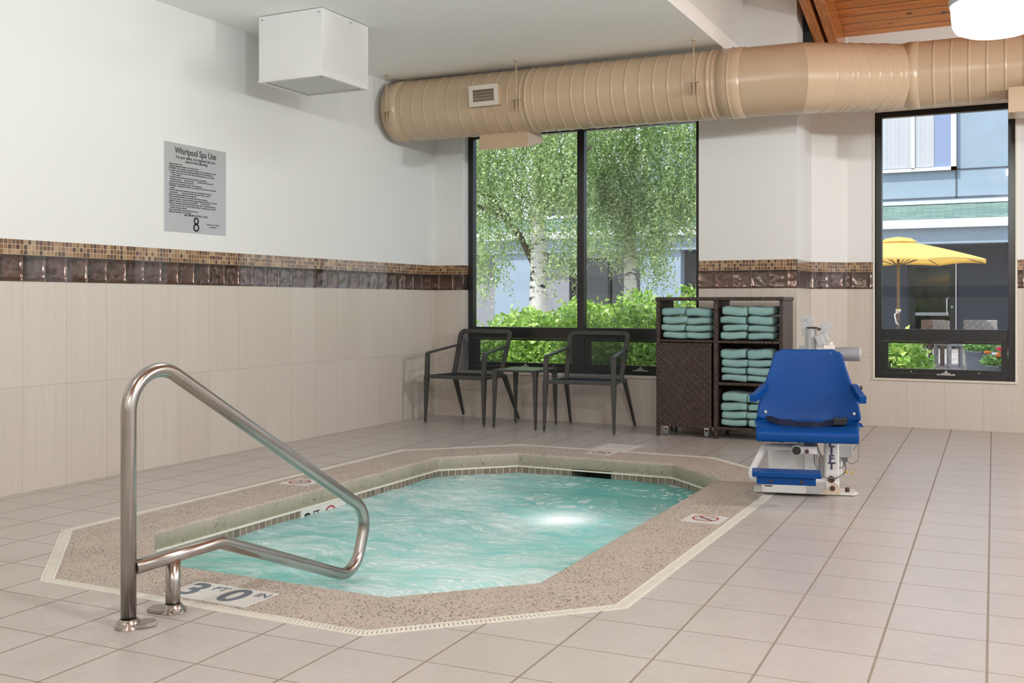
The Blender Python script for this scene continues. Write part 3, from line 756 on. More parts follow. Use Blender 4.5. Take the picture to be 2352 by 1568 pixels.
# marker tiles
def circle_symbol(parent, c, r, T, nm='no_diving_symbol'):
    mb = MB(); n = 28
    def P(x, y, z=.0): return tuple(T @ Vector((c[0]+x, c[1]+y, z)))
    for k in range(n):
        a, b = 2*PI*k/n, 2*PI*(k+1)/n
        mb.face([P(r*math.cos(a), r*math.sin(a)), P(r*math.cos(b), r*math.sin(b)), P(.84*r*math.cos(b), .84*r*math.sin(b)), P(.84*r*math.cos(a), .84*r*math.sin(a))])
    s = .7*r; w = .055*r*1.3
    mb.face([P(-s+w, s+w), P(-s-w, s-w), P(s-w, -s-w), P(s+w, -s+w)])
    ri = mb.build(nm, M['red'], parent, recalc=False)
    mb = MB()
    mb.tube([T @ Vector((c[0]-.45*r, c[1]+.1*r, .0)), T @ Vector((c[0]+.1*r, c[1]-.05*r, .0)), T @ Vector((c[0]+.5*r, c[1]+.3*r, .0))], .07*r, 6, flat=.1)
    mb.tube([T @ Vector((c[0]+.1*r, c[1]-.05*r, .0)), T @ Vector((c[0]+.25*r, c[1]-.45*r, .0))], .06*r, 6, flat=.1)
    mb.tube([T @ Vector((c[0]-.6*r, c[1]-.42*r, .0)), T @ Vector((c[0]-.2*r, c[1]-.36*r, .0)), T @ Vector((c[0]+.2*r, c[1]-.44*r, .0)), T @ Vector((c[0]+.6*r, c[1]-.38*r, .0))], .04*r, 6, flat=.1)
    mb.build('diver_figure', M['letter'], parent)
def flat_marker(label, loc, rz, kind, size=.195):
    t = thing('marker_tile', label, 'marker tile', loc, rz, None)
    mb = MB(); mb.box(-size/2, size/2, -size/2, size/2, -.004, .0025); mb.build('tile_plate', M['tilewhite'], t, bevel=.001)
    if kind == 'nodive': circle_symbol(t, (0, .01), .068, Matrix.Translation((0, 0, .0032)))
    else:
        big, small = kind
        text('number', big, .21, M['letter'], t, (-.035, -.005, .0030), (0, 0, 0), bold=.0055, ext=.0003, sx=.95)
        text('unit', small, .062, M['letter'], t, (.062, .045, .0030), (0, 0, 0), bold=.0012, ext=.0003)
    return t
flat_marker('white marker tile reading 3 FT in near rim beside handrail post', (-2.790, 2.998, 0), 0, ('3', 'FT'))
flat_marker('white marker tile reading 0 IN in near rim, right of the 3 FT', (-2.590, 2.998, 0), 0, ('0', 'IN'))
flat_marker('worn no diving tile in right rim of spa, near the pool lift', (-1.430, 5.113, 0), -.02, 'nodive')
flat_marker('no diving tile in far rim of spa, beside white skimmer lid', (-2.735, 7.048, 0), PI, 'nodive')
flat_marker('no diving tile in left rim of spa, behind sloping handrail', (-3.925, 5.08, 0), PI/2, 'nodive')
# markers on the inner left face
XW = OUT[0]+BD+.003
TW = Matrix.Translation((XW, 0, 0)) @ Matrix.Rotation(PI/2, 4, 'Z') @ Matrix.Rotation(PI/2, 4, 'X')
wm = [('white waterline tile with black depth number 3 FT, half under foam', 4.87, 'ft'), ('white waterline tile with red no diving circle, half under foam', 5.055, 'nd'), ('white waterline tile with black digit, right of the red circle', 5.24, 'in')]
for lab, y, k in wm:
    t = thing('waterline_marker', lab, 'marker tile', (XW-.004, y, -.19))
    mb = MB(); mb.box(-.0, .006, -.0915, .0915, -.09, .092); mb.build('tile_plate', M['tilewhite'], t)
    R = (PI/2, 0, PI/2)
    if k == 'nd': circle_symbol(t, (0, 0), .065, Matrix.Translation((.0075, 0, .012)) @ Matrix.Rotation(PI/2, 4, 'Z') @ Matrix.Rotation(PI/2, 4, 'X'))
    elif k == 'ft':
        text('number', '3', .17, M['ink'], t, (.0065, -.03, .0), R, bold=.004); text('unit', 'FT', .055, M['ink'], t, (.0065, .048, .048), R, bold=.001)
    else: text('number', '0', .17, M['ink'], t, (.0065, 0, 0), R, bold=.004)
# skimmer lid in the floor
t = thing('skimmer_lid', 'square white skimmer lid set in floor behind far rim of spa', 'lid', (-2.735, 7.385, 0))
mb = MB(); mb.box(-.125, .125, -.135, .135, -.003, .003); mb.build('lid_plate', M['offwhite'], t, bevel=.001)
mb = MB(); mb.box(-.15, .15, -.16, .16, -.003, .0012); mb.build('lid_rim', M['cream'], t)
for x, y in ((0, 0), (-.09, .0), (.09, 0)):
    mb = MB(); mb.cyl((x, y, .002), (x, y, .0042), .007, 10); mb.build('screw', M['greyd'], t)

# ------------------------------------------------------------------ handrail
rail = thing('handrail', 'brushed steel handrail looping from floor over the spa water', 'handrail', (-2.694, 2.556, 0), -.030)
RR = .0255
def rp(d, z): return (0, d, z)
main = [rp(0, .012), rp(0, .86), rp(.115, .965), rp(.30, .785)]
# post, big bend, slope, lower bend, return bar, elbow, level bar
path = [Vector(rp(0, .010)), Vector(rp(0, .955)), Vector(rp(1.445, .085)), Vector(rp(1.215, -.115)), Vector(rp(.44, .198)), Vector(rp(.02, .196))]
path = [Vector(rp(0, .010)), Vector(rp(0, .872)), Vector(rp(.10, .925)), Vector(rp(1.325, .155)), Vector(rp(1.375, -.0)), Vector(rp(1.235, -.118)), Vector(rp(.43, .200)), Vector(rp(.02, .196))]
pp = fillet([path[0], Vector(rp(0, .962)), Vector(rp(1.358, .150)), Vector(rp(1.262, -.130)), Vector(rp(.43, .200)), path[-1]], [.137, .12, .115, .10], 14)
mb = MB(); mb.tube(pp, RR, 24); mb.build('rail_tube', M['steel'], rail)
mb = MB(); mb.tube([rp(.197, .012), rp(.197, .185)], RR, 24); mb.build('support_post', M['steel'], rail)
def escutcheon(y, ang, nm):
    mb = MB(); pts = []
    c, s_ = math.cos(ang), math.sin(ang)
    base = [(-.040, -.022), (-.026, -.040), (.026, -.040), (.040, -.022), (.036, .06), (.024, .088), (-.024, .088), (-.036, .06)]
    f = lambda k, z: [(k*(x*c-yy*s_), y+k*(x*s_+yy*c), z) for x, yy in base]
    mb.frustum(f(1, .001), f(.97, .016))
    mb.lathe([(RR+.001, .030), (RR+.005, .029), (.036, .018), (.044, .001)], (0, y, 0), 24)
    return mb.build(nm, M['steel'], rail, bevel=.003)
escutcheon(0, -.75, 'escutcheon'); escutcheon(.197, 1.9, 'escutcheon')

# ------------------------------------------------------------------ wall sign
sg = thing('safety_sign', 'square silver sign with whirlpool spa rules on left white wall', 'sign', (XL-.004, 5.4855, 1.873))
mb = MB(); mb.box(0, .008, -.2995, .2995, -.301, .301); mb.build('sign_plate', M['signgrey'], sg, bevel=.001)
SR = (PI/2, 0, PI/2)
def st(body, size, y, z, al='LEFT', bold=0.0, sx=1.0, nm='lettering'): text(nm, body, size, M['ink'], sg, (.0088, y, z), SR, al, bold=bold, ext=.0003, sx=sx)
st('Whirlpool Spa Use', .062, -.003, .250, 'CENTER', .0006, .84, 'heading')
st('For your safety, it is required that you', .0285, -.003, .208, 'CENTER', .0003, .86)
st('observe the following:', .0285, .003, .184, 'CENTER', .0003, .86)
lines = ["• Registered guests only.", "• Individuals utilizing this facility do so at their own risk.", "• WARNING:  No consumption of alcoholic beverages or food is permitted in pool area.",
 "• It is highly recommended that the following individuals not use the whirlpool spa:", "    a) persons with present or prior heart disease, high blood pressure, or any chronic", "         health problems.",
 "    b) persons under the influence of alcohol, stimulants or depressants.", "    c) pregnant women.        d) elderly persons.        e) children under the age of 16.", "    f) unsupervised children under the age of 16.",
 "• Should you need any assistance, please contact management.", "• WARNING:  Chemical and PH levels are in accordance with local codes and measured", "    regularly.",
 "• However, high heat and chemical in this spa may cause fading and/or damage to", "    certain fabrics.        • Always practice water safety and courtesy to others.", "• Report any unsafe conditions to the management.",
 "• All persons shall bathe with warm water and soap before entering spa.", "• Any persons known or suspected of having a communicable disease shall not use the spa.", "• Spitting or blowing the nose in the spa is prohibited.      • Do not use alone.",
 "• Observe a reasonable time limit, (preferably not longer than 15 minutes), then shower,", "    cool down and if you wish, return for another brief stay.  Long exposures may result", "    in nausea, dizziness or fainting.",
 "• Food and glass objects are not permitted in spa area.", "• Maximum temperature 104° Fahrenheit."]
for i, s_ in enumerate(lines): st(s_, .0148, -.262, .158-i*.01475, 'LEFT', .00015, .86)
st('MAXIMUM BATHING LOAD', .0185, .0, -.182, 'CENTER', .0002)
t8 = MB()
for cz, ry, rz_ in ((-.2155, .0205, .0215), (-.2615, .0245, .0245)):
    o_, i_ = [], []
    for k in range(33):
        a = 2*PI*k/32; o_.append((.0088, (ry+.0052)*math.cos(a), cz+(rz_+.0045)*math.sin(a))); i_.append((.0088, (ry-.0085)*math.cos(a), cz+(rz_-.0080)*math.sin(a)))
    t8.grid([o_, i_], smooth=False)
t8.build('figure_eight', M['ink'], sg)
st('Thank you for your attention', .0125, .165, -.232, 'CENTER', .0001, .9); st('and cooperation.', .0125, .165, -.249, 'CENTER', .0001, .9)

# ------------------------------------------------------------------ ceiling light box
bx = thing('ceiling_light_box', 'square white boxed light housing hung under low ceiling', 'ceiling light', (-4.515, 5.995, ZC))
mb = MB(); w, d2, hh = .272, .275, .452
mb.box(-w, w, -d2, d2, -hh, -.004); mb.build('housing', M['boxwhite'], bx, bevel=.003)
mb = MB()
for a, b, c, e in ((-w-.004, w+.004, -d2-.004, -d2+.03), (-w-.004, w+.004, d2-.03, d2+.004), (-w-.004, -w+.03, -d2+.03, d2-.03), (w-.03, w+.004, -d2+.03, d2-.03)): mb.box(a, b, c, e, -hh-.012, -hh)
mb.build('trim_frame', M['boxwhite'], bx, bevel=.002)
mb = MB(); mb.box(-w+.040, w-.040, -d2+.040, d2-.040, -hh-.006, -hh-.002); mb.build('diffuser', M['lens'], bx)
mb = MB(); mb.box(-w+.03, w-.03, -d2+.03, d2-.03, -hh-.003, -hh); mb.build('gasket', M['black'], bx)
for x, y, z in ((-w+.03, -d2-.001, -.03), (w-.03, -d2-.001, -.03), (w+.001, .05, -.03), (w-.045, -d2+.05, -hh-.006), (w-.05, d2-.05, -hh-.006)):
    mb = MB(); mb.lathe([(0, .003), (.005, .002), (.006, 0), (.006, -.004)], (x, y, z), 10); mb.build('screw', M['greyd'], bx)

# ------------------------------------------------------------------ air duct
duct = thing('air_duct', 'large round tan spiral air duct hung across the windows', 'duct', (-5.05, 7.965, 2.81))
DO = Vector((-5.05, 7.965, 2.81))
axis_pts = [(-5.05, 7.965, 2.815), (-1.86, 7.965, 2.79)]
jog = [(-1.50, 7.97, 2.782), (-.93, 8.54, 2.845), (-.62, 8.62, 2.863)]
def duct_tube(mb, pts, r, seams=0, lip=.006, seg=56):
    pts = [Vector(p)-DO for p in pts]; a, b = pts
    L = (b-a).length; n = seams; out = [a]; rad = [r]
    if n:
        for k in range(1, n+1):
            f = (k-.5)/n; p = a.lerp(b, f); t = (b-a)/L
            for dd, rr in ((-.016, r), (-.006, r), (-.0025, r+lip), (.0025, r+lip), (.006, r), (.016, r)): out.append(p+t*dd); rad.append(rr)
    out.append(b); rad.append(r)
    mb.tube(out, r, seg, radii=rad, up=(0, 0, 1), caps=True)
r1, r2 = .267, .252
mb = MB(); duct_tube(mb, [(-5.05, 7.965, 2.815), (-2.05, 7.965, 2.79)], r1, 26, .0035); mb.build('duct_run', M['duct'], duct)
for a, b, rr, z in ((-5.08, -4.93, .003, 2.815), (-3.69, -3.66, .004, 2.803), (-2.16, -2.13, .005, 2.79)):
    mb = MB(); duct_tube(mb, [(a, 7.965, z), (b, 7.965, z)], r1+rr); mb.build('duct_collar', M['duct'], duct)
mb = MB(); duct_tube(mb, [(-2.08, 7.965, 2.79), (-1.90, 7.965, 2.789)], r1+.004, 1); mb.build('duct_collar', M['duct'], duct)
# offset: a seamed diagonal length between two mitred joints
def mitred(nm, A, B, nA, nB, ra, rb_, seams=(), lip=.0035, seg=56):
    A, B = Vector(A)-DO, Vector(B)-DO; d = (B-A).normalized(); u = (Vector((0, 0, 1))-d*d.z).normalized(); w = d.cross(u); L_ = (B-A).length
    def circ(c, r, n=None):
        out = []
        for k in range(seg):
            p = c+u*math.cos(2*PI*k/seg)*r+w*math.sin(2*PI*k/seg)*r
            if n is not None: p = p+d*((c-p).dot(n)/d.dot(n))
            out.append(p)
        return out
    rings = [circ(A, ra, nA)]
    for f in seams:
        for e_, l_ in ((-.016, 0), (-.006, 0), (-.0025, lip), (.0025, lip), (.006, 0), (.016, 0)): rings.append(circ(A+d*(L_*f+e_), ra+(rb_-ra)*f+l_))
    rings.append(circ(B, rb_, nB))
    mb = MB(); mb.grid(rings, closev=True); return mb.build(nm, M['duct'], duct)
J0, J1, J2, J3 = Vector((-1.94, 7.965, 2.789)), Vector((-1.50, 7.965, 2.782)), Vector((-.86, 8.62, 2.858)), Vector((-.70, 8.62, 2.86))
d01, d12, d23 = (J1-J0).normalized(), (J2-J1).normalized(), (J3-J2).normalized()
n1, n2 = (d01+d12).normalized(), (d12+d23).normalized()
mitred('plain_section', J0, J1, None, n1, .265, .265)
mitred('elbow', J1, J2, n1, n2, .265, .253, (.17, .32, .37, .48, .59, .70, .80, .85))
mitred('duct_run', J2, (-.78, 8.62, 2.859), n2, None, .253, .253)
mb = MB(); duct_tube(mb, [(-.78, 8.62, 2.86), (XR-.02, 8.64, 2.86)], r2+.001, 60, .0035); mb.build('duct_run', M['duct'], duct)
mb = MB(); duct_tube(mb, [(-.80, 8.62, 2.86), (-.70, 8.62, 2.86)], r2+.005); mb.build('duct_collar', M['duct'], duct)
# hanger rods with strap
for hx in (-5.00, -3.735, -2.235):
    mb = MB(); hy = 7.672
    mb.cyl(Vector((hx, hy, ZC))-DO, Vector((hx, hy, 2.66))-DO, .0055, 8); mb.cyl(Vector((hx, hy, ZC))-DO, Vector((hx, hy, ZC-.012))-DO, .018, 12)
    hr = mb.build('hanger_rod', M['duct'], duct)
    mb = MB(); mb.box(hx-.03-DO.x, hx+.03-DO.x, hy-.012-DO.y, hy+.03-DO.y, 2.765-DO.z, 2.772-DO.z); mb.box(hx-.03-DO.x, hx-.024-DO.x, hy+.0-DO.y, hy+.03-DO.y, 2.68-DO.z, 2.77-DO.z); mb.box(hx+.024-DO.x, hx+.03-DO.x, hy+.0-DO.y, hy+.03-DO.y, 2.68-DO.z, 2.77-DO.z)
    mb.build('hanger_bracket', M['duct'], duct)
# registers
def register(parent, T, w=.27, h=.17, deep=.12, nm='air_register'):
    root = MB(); root.box(-w/2, w/2, 0, deep, -h/2, h/2, T); o = root.build(nm, M['duct'], parent, bevel=.003)
    mb = MB(); f = .036
    for a, b, c, e in ((-w/2-.002, w/2+.002, h/2-f, h/2+.002), (-w/2-.002, w/2+.002, -h/2-.002, -h/2+f), (-w/2-.002, -w/2+f, -h/2+f, h/2-f), (w/2-f, w/2+.002, -h/2+f, h/2-f)): mb.box(a, b, -.006, 0, c, e, T)
    fr = mb.build('register_frame', M['cream'], o, bevel=.002)
    mb = MB(); mb.box(-w/2+f, w/2-f, .0, .003, -h/2+f, h/2-f, T)
    mb.build('register_opening', M['voidblack'], o)
    mb = MB()
    n = 12
    for k in range(1, n): x = -w/2+f+(w-2*f)*k/n; mb.box(x-.0008, x+.0008, .0, .0035, -h/2+f, h/2-f, T)
    for k in range(1, 4): z = -h/2+f+(h-2*f)*k/4; mb.box(-w/2+f, w/2-f, -.006, -.002, z-.0018, z+.0014, T)
    mb.build('register_vanes', M['grey'], o)
    return o
TR = Matrix.Translation(Vector((-4.02, 7.635, 2.818))-DO) @ Matrix.Rotation(.10, 4, 'X')
register(duct, TR)
mb = MB(); T2 = Matrix.Translation(Vector((-3.975, 7.99, 2.555))-DO)
# underside box register pointing down toward the window
mb.frustum([T2 @ Vector(p) for p in ((-.235, -.06, -.03), (.235, -.06, -.03), (.235, .14, .05), (-.235, .14, .05))], [T2 @ Vector(p) for p in ((-.235, -.10, .06), (.235, -.10, .06), (.235, .14, .12), (-.235, .14, .12))])
mb = MB(); c0 = Vector((-3.97, 7.965, 2.8))-DO
def rb(x, a, r): return c0+Vector((x, -math.cos(a)*r*1.0, -math.sin(a)*r))
a0, a1 = math.radians(80), math.radians(128)
lo = [rb(-.235, a0, .40), rb(.235, a0, .40), rb(.235, a1, .40), rb(-.235, a1, .40)]; hi = [rb(-.235, a0, .22), rb(.235, a0, .22), rb(.235, a1, .22), rb(-.235, a1, .22)]
mb.frustum(lo, hi); ub = mb.build('air_register', M['duct'], duct, bevel=.002)
mb = MB(); lo2 = [rb(-.235, a1+.01, .40), rb(.235, a1+.01, .40), rb(.235, a1+.01, .26), rb(-.235, a1+.01, .26)]
lo2b = [p+Vector((0, .012, -.004)) for p in lo2]; mb.frustum(lo2, lo2b); mb.build('register_frame', M['cream'], ub)
# register on the right run
mb = MB(); mb.box(-.085-DO.x, .40-DO.x, 8.36-DO.y, 8.66-DO.y, 2.475-DO.z, 2.66-DO.z); ub = mb.build('air_register', M['duct'], duct, bevel=.003)

# ------------------------------------------------------------------ pendant lamps
def pendant(loc, label, r=.225, group=None, watt=LAMP_W):
    t = thing('pendant_lamp', label, 'lamp', loc, 0, group)
    mb = MB()
    mb.lathe([(.001, -.185), (.03, -.186), (.05, -.178), (.09, -.182), (.10, -.186), (.16, -.182), (.200, -.165), (.218, -.135), (.224, -.08), (.228, -.02), (.222, -.004), (.205, .0)], seg=48)
    mb.build('glass_bowl', M['lampglass'], t, recalc=False)
    mb = MB(); mb.lathe([(.23, -.03), (.236, -.02), (.236, .0), (.225, .015), (.18, .035), (.10, .06), (.07, .16), (.0, .17)], seg=48); mb.build('lamp_cap', M['grey'], t)
    top = ceil_z(loc[1])-loc[2]
    mb = MB(); mb.cyl((0, 0, .15), (0, 0, top), .012, 12); mb.lathe([(.0, top-.04), (.05, top-.035), (.06, top+.02)], seg=20); mb.build('hanging_rod', M['grey'], t)
    l = bpy.data.lights.new('lamp_bulb', 'POINT'); l.energy = watt; l.shadow_soft_size = .05; l.color = (.945, .975, 1)
    lo = bpy.data.objects.new('lamp_bulb', l); COL.objects.link(lo); lo.location = (loc[0], loc[1], loc[2]-.07)
    return t
pendant((-.114, 6.0, 2.69), 'round white glass lamp hanging over the pool hall, lit', watt=11)
for x, y in ((2.6, 6.0), (-.114, 2.2), (2.6, 2.2), (-.114, -1.6), (2.6, -1.6), (5.0, 6.0), (5.0, 2.2)):  # unseen pendants added to raise the light in the hall
    pendant((x, y, 2.75), 'added round white glass pendant lamp outside the picture, lighting the hall', group='added pendant lamps of the hall', watt=LAMP_W*(1.75 if y > 5 else (.82) if y > 0 else .7))
def added_bowl_lamp(loc, label, group, watt):
    t = thing('added_ceiling_lamp', label, 'lamp', loc, 0, group)
    mb = MB(); mb.lathe([(.0, -.025), (.07, -.025), (.08, .0)], seg=32); mb.build('lamp_base', M['white'], t)
    mb = MB(); mb.cyl((0, 0, -.38), (0, 0, 0), .009, 10); mb.build('hanging_rod', M['grey'], t)
    mb = MB(); mb.lathe([(.001, -.50), (.08, -.495), (.15, -.47), (.19, -.42), (.20, -.37)], seg=32); mb.build('glass_bowl', M['lampglass'], t)
    l = bpy.data.lights.new('lamp_bulb', 'POINT'); l.energy = watt; l.shadow_soft_size = .05; l.color = (.945, .975, 1)
    lo = bpy.data.objects.new('lamp_bulb', l); COL.objects.link(lo); lo.location = (loc[0], loc[1], loc[2]-.42)
for y, w_ in ((4.1, 37), (1.6, 9), (-1.0, 20), (-3.4, 24)):  # invented lamps, out of view, that brighten the side under the low ceiling
    added_bowl_lamp((-2.75, y, ZC), 'added white glass bowl lamp under low ceiling outside the picture, fill light', 'added fill lamps under the low ceiling', w_)

# ------------------------------------------------------------------ chairs and side table
def leg_taper(mb, top, foot, wt, wb, dt, db, wd=(1, 0, 0), dd=(0, 1, 0), n=4):
    top, foot, wd, dd = Vector(top), Vector(foot), Vector(wd).normalized(), Vector(dd).normalized()
    P = []
    for i in range(n+1):
        f = i/n; c = foot.lerp(top, f); w = wb+(wt-wb)*f; d = db+(dt-db)*f
        P.append([c+wd*a*w/2+dd*b*d/2 for a, b in ((-1, -1), (1, -1), (1, 1), (-1, 1))])
    b = mb.grid(P, closev=True, smooth=False); mb.ngon([b+k for k in range(4)][::-1]); mb.ngon([b+n*4+k for k in range(4)])
def make_chair(label, loc, rz):
    t = thing('armchair', label, 'chair', loc, rz, None)
    m = M['chairmetal']; SZ = .437
    for s in (-1, 1):
        # front leg continues up as the arm support
        mb = MB(); leg_taper(mb, (s*.300, .012, SZ-.01), (s*.308, 0, .012), .042, .020, .042, .020)
        mb.cyl((s*.308, 0, 0), (s*.308, 0, .014), .008, 10)
        mb.build('leg', m, t, bevel=.003)
        mb = MB(); leg_taper(mb, (s*.268, .43, SZ-.005), (s*.300, .655, .012), .030, .018, .062, .022)
        mb.cyl((s*.300, .655, 0), (s*.300, .655, .014), .008, 10)
        mb.build('leg', m, t, bevel=.003)
        pts = [Vector((s*.300, .014, SZ-.02)), Vector((s*.298, .022, .638)), Vector((s*.270, .475, .690))]
        q = fillet(pts, .028, 5); mb = MB(); mb.strip(q, [.040]*2+[.042]*(len(q)-3)+[.034], [.030]*2+[.018]*(len(q)-2), (1, 0, 0))
        mb.build('armrest', m, t, bevel=.003)
    mb = MB()
    mb.box(-.298, .298, -.005, .022, SZ-.030, SZ-.002); mb.box(-.275, .275, .42, .45, SZ-.028, SZ-.002)
    for s in (-1, 1):
        mb.frustum([(s*.298-.013, .02, SZ-.028), (s*.298+.013, .02, SZ-.028), (s*.272+.013, .44, SZ-.028), (s*.272-.013, .44, SZ-.028)], [(s*.298-.013, .02, SZ-.002), (s*.298+.013, .02, SZ-.002), (s*.272+.013, .44, SZ-.002), (s*.272-.013, .44, SZ-.002)])
    mb.build('seat_frame', m, t, bevel=.003)
    mb = MB(); mb.frustum([(-.286, .018, SZ-.012), (.286, .018, SZ-.012), (.262, .43, SZ-.012), (-.262, .43, SZ-.012)], [(-.286, .018, SZ-.007), (.286, .018, SZ-.007), (.262, .43, SZ-.007), (-.262, .43, SZ-.007)])
    mb.build('seat', M['chairmesh'], t)
    # backrest frame: rounded inverted U, leaning back
    def bk(x, z): return Vector((x, .405+(z-SZ)*.40, z))
    pts = fillet([bk(-.250, SZ-.02), bk(-.268, .822), bk(.268, .822), bk(.250, SZ-.02)], .040, 7)
    mb = MB(); tdir = Vector((0, .40, 1)).normalized(); nd = Vector((0, 1, -.40)).normalized()
    mb.strip(pts, .026, .040, nd)
    mb.build('backrest_frame', m, t, bevel=.005)
    mb = MB(); P = []
    for i in range(9):
        f = i/8; z = SZ+.005+f*(.800-SZ-.005); hw = .232+.018*f
        P.append([bk(-hw+2*hw*k/8, z)+nd*(.012*(1-(2*k/8-1)**2)) for k in range(9)])
    mb.grid(P); mb.build('backrest', M['chairmesh'], t)
    return t
make_chair('charcoal armchair with mesh back, in the corner against left wall', (-4.548, 8.078, 0), -.045)
make_chair('charcoal armchair with mesh back, between side table and wicker cabinet', (-3.318, 8.010, 0), .062)
tb = thing('side_table', 'small square charcoal metal side table between the two armchairs', 'table', (-3.92, 8.235, 0), .0)
mb = MB(); mb.box(-.212, .212, -.225, .225, .492, .512); mb.build('table_frame', M['chairmetal'], tb, bevel=.004)
mb = MB(); mb.box(-.180, .180, -.193, .193, .5105, .5135); mb.build('table_top', simple('grey_table_panel', (.16, .18, .18), .3), tb, bevel=.001)
for sx in (-1, 1):
    for sy in (-1, 1):
        mb = MB(); leg_taper(mb, (sx*.192, sy*.205, .495), (sx*.200, sy*.215, .012), .040, .018, .040, .018); mb.cyl((sx*.200, sy*.215, 0), (sx*.200, sy*.215, .014), .007, 10)
        mb.frustum([(sx*.192-.02, sy*.205-.02, .455), (sx*.192+.02, sy*.205-.02, .455), (sx*.192+.02, sy*.205+.02, .455), (sx*.192-.02, sy*.205+.02, .455)], [(sx*.185-.027, sy*.195-.027, .493), (sx*.185+.027, sy*.195-.027, .493), (sx*.185+.027, sy*.195+.027, .493), (sx*.185-.027, sy*.195+.027, .493)])
        mb.build('leg', M['chairmetal'], tb, bevel=.003)

# ------------------------------------------------------------------ wicker towel cabinet
CX0, CX1, CY0, CY1, CZ = -2.694, -1.665, 8.166, 8.56, 1.137
cab = thing('wicker_cabinet', 'tall dark brown wicker towel cabinet with open cubbies and hamper', 'cabinet', ((CX0+CX1)/2, CY0, 0))
def cb(mb, x0, x1, y0, y1, z0, z1): mb.box(x0-(CX0+CX1)/2, x1-(CX0+CX1)/2, y0-CY0, y1-CY0, z0, z1)
wk = M['wicker']
def cpart(nm, boxes, mat=wk, bevel=.003, parent=cab):
    mb = MB()
    for b in boxes: cb(mb, *b)
    return mb.build(nm, mat, parent, bevel=bevel)
cpart('cabinet_top', [(CX0-.008, CX1+.008, CY0-.008, CY1+.005, 1.108, CZ)], bevel=.006)
cpart('side_panel', [(CX0, CX0+.028, CY0, CY1, .10, 1.108)])
cpart('side_panel', [(CX1-.028, CX1, CY0, CY1, .06, 1.108)])
cpart('divider_panel', [(-2.215, -2.182, CY0, CY1, .06, 1.108)])
for x in (CX0+.013, -2.198, CX1-.014):
    for y in (CY0+.014, CY1-.014): cpart('leg', [(x-.013, x+.013, y-.013, y+.013, 0, .12)])
cpart('shelf', [(CX0+.028, -2.215, CY0+.01, CY1, .770, .790)])
for z in (.075, .432, .768): cpart('shelf', [(-2.182, CX1-.028, CY0+.005, CY1, z, z+.022)])
cpart('back_panel', [(-2.182, -1.98, CY1-.006, CY1, .10, .768), (CX0+.028, -2.215, CY1-.006, CY1, .10, .77), (-1.98, CX1-.028, CY1-.006, CY1, .10, .768)])
# wheeled hamper under the left cubby
hm = thing('wheeled_hamper', 'dark wicker hamper on casters under left side of the cabinet', 'hamper', (-2.455, CY0, 0))
mb = MB(); mb.box(-.222, .222, -.004, .34, .085, .762); mb.build('hamper_body', wk, hm, bevel=.006)
for z in (.083, .748):
    mb = MB(); mb.box(-.228, .228, -.010, .0, z, z+.017); mb.build('hamper_rim', wk, hm, bevel=.003)
for x in (-.165, .175):
    for y in (.04, .30):
        mb = MB(); mb.tube([(x-.012, y, .027), (x+.012, y, .027)], .027, 18); mb.build('caster_wheel', M['greyd'], hm, bevel=.003)
        mb = MB(); mb.box(x-.018, x-.014, y-.012, y+.014, .02, .07); mb.box(x+.014, x+.018, y-.012, y+.014, .02, .07); mb.box(x-.018, x+.018, y-.014, y+.016, .068, .086); mb.build('caster_fork', M['chrome'], hm)
# towels
def towel_mesh(w, h, d, seed):
    rn = random.Random(seed); n, m = 14, 22; P = []
    for i in range(n+1):
        x = -w/2+w*i/n; ex = min(1, (1-abs(2*i/n-1))*5)**.5
        hh = h*(.90+.10*ex)*(1+.03*math.sin(3*x/w+seed)); sag = .004*math.sin(5*i/n+seed)
        ring_ = []
        for k in range(m):
            a = 2*PI*k/m; c, s_ = math.cos(a), math.sin(a)
            yy = (abs(c)**.45)*math.copysign(1, c)*d/2*(.985+.015*ex); zz = (abs(s_)**.55)*math.copysign(1, s_)*hh/2
            # the fold line on the front
            if c < -.75 and abs(s_) < .25: yy += .004
            ring_.append((x, yy, h/2+zz+sag))
        P.append(ring_)
    mb = MB(); b = mb.grid(P, closev=True, smooth=True)
    for base, flip in ((b, 1), (b+n*m, 0)):
        cen = len(mb.v); ps = [Vector(mb.v[base+k]) for k in range(m)]; c = sum(ps, Vector())/m
        mb.v.append(tuple(c+Vector(((-.006 if flip else .006), 0, 0))))
        for k in range(m): mb.f.append([base+k, base+(k+1) % m, cen]); mb.uv.append(None); mb.mi.append(0); mb.sm.append(True)
    return mb
tproto = {}
ordn = {3: 'topmost', 2: 'second from top', 1: 'third from top', 0: 'lowest'}
def stack(xc, zb_, hs, where, grp, seed):
    z = zb_
    for k, h in enumerate(hs):
        key = (seed+k) % 5
        w = .196
        if key not in tproto:
            mbt = towel_mesh(w, .060, .33, key); o = mbt.build('folded_towel', M['towel']); tproto[key] = o; ob = o
        else:
            ob = tproto[key].copy(); COL.objects.link(ob)
        ob.scale = (1+.03*math.sin(seed*3.1+k*2.2), 1, h/.0625)
        ob.location = (xc+.006*math.sin(seed*1.7+k*2.9), CY0+.19+.006*math.cos(seed+k*2.3), z+.005)
        ob.rotation_euler = (0, 0, .02*math.sin(seed+k*4))
        ob['label'] = 'folded aqua towel, %s of the %s' % (ordn[k], where); ob['category'] = 'towel'; ob['group'] = grp
        z += h
g4 = ['towels in the left cubby', 'towels in the upper right cubby', 'towels in the middle right cubby', 'towels in the bottom right cubby']
stack(-2.555, .790, [.062, .060, .068, .072], 'left stack in left cubby', g4[0], 1); stack(-2.350, .790, [.060, .058, .064, .075], 'right stack in left cubby', g4[0], 2)
stack(-2.060, .790, [.068, .058, .065, .080], 'left stack in upper right cubby', g4[1], 3); stack(-1.845, .790, [.062, .058, .074, .078], 'right stack in upper right cubby', g4[1], 4)
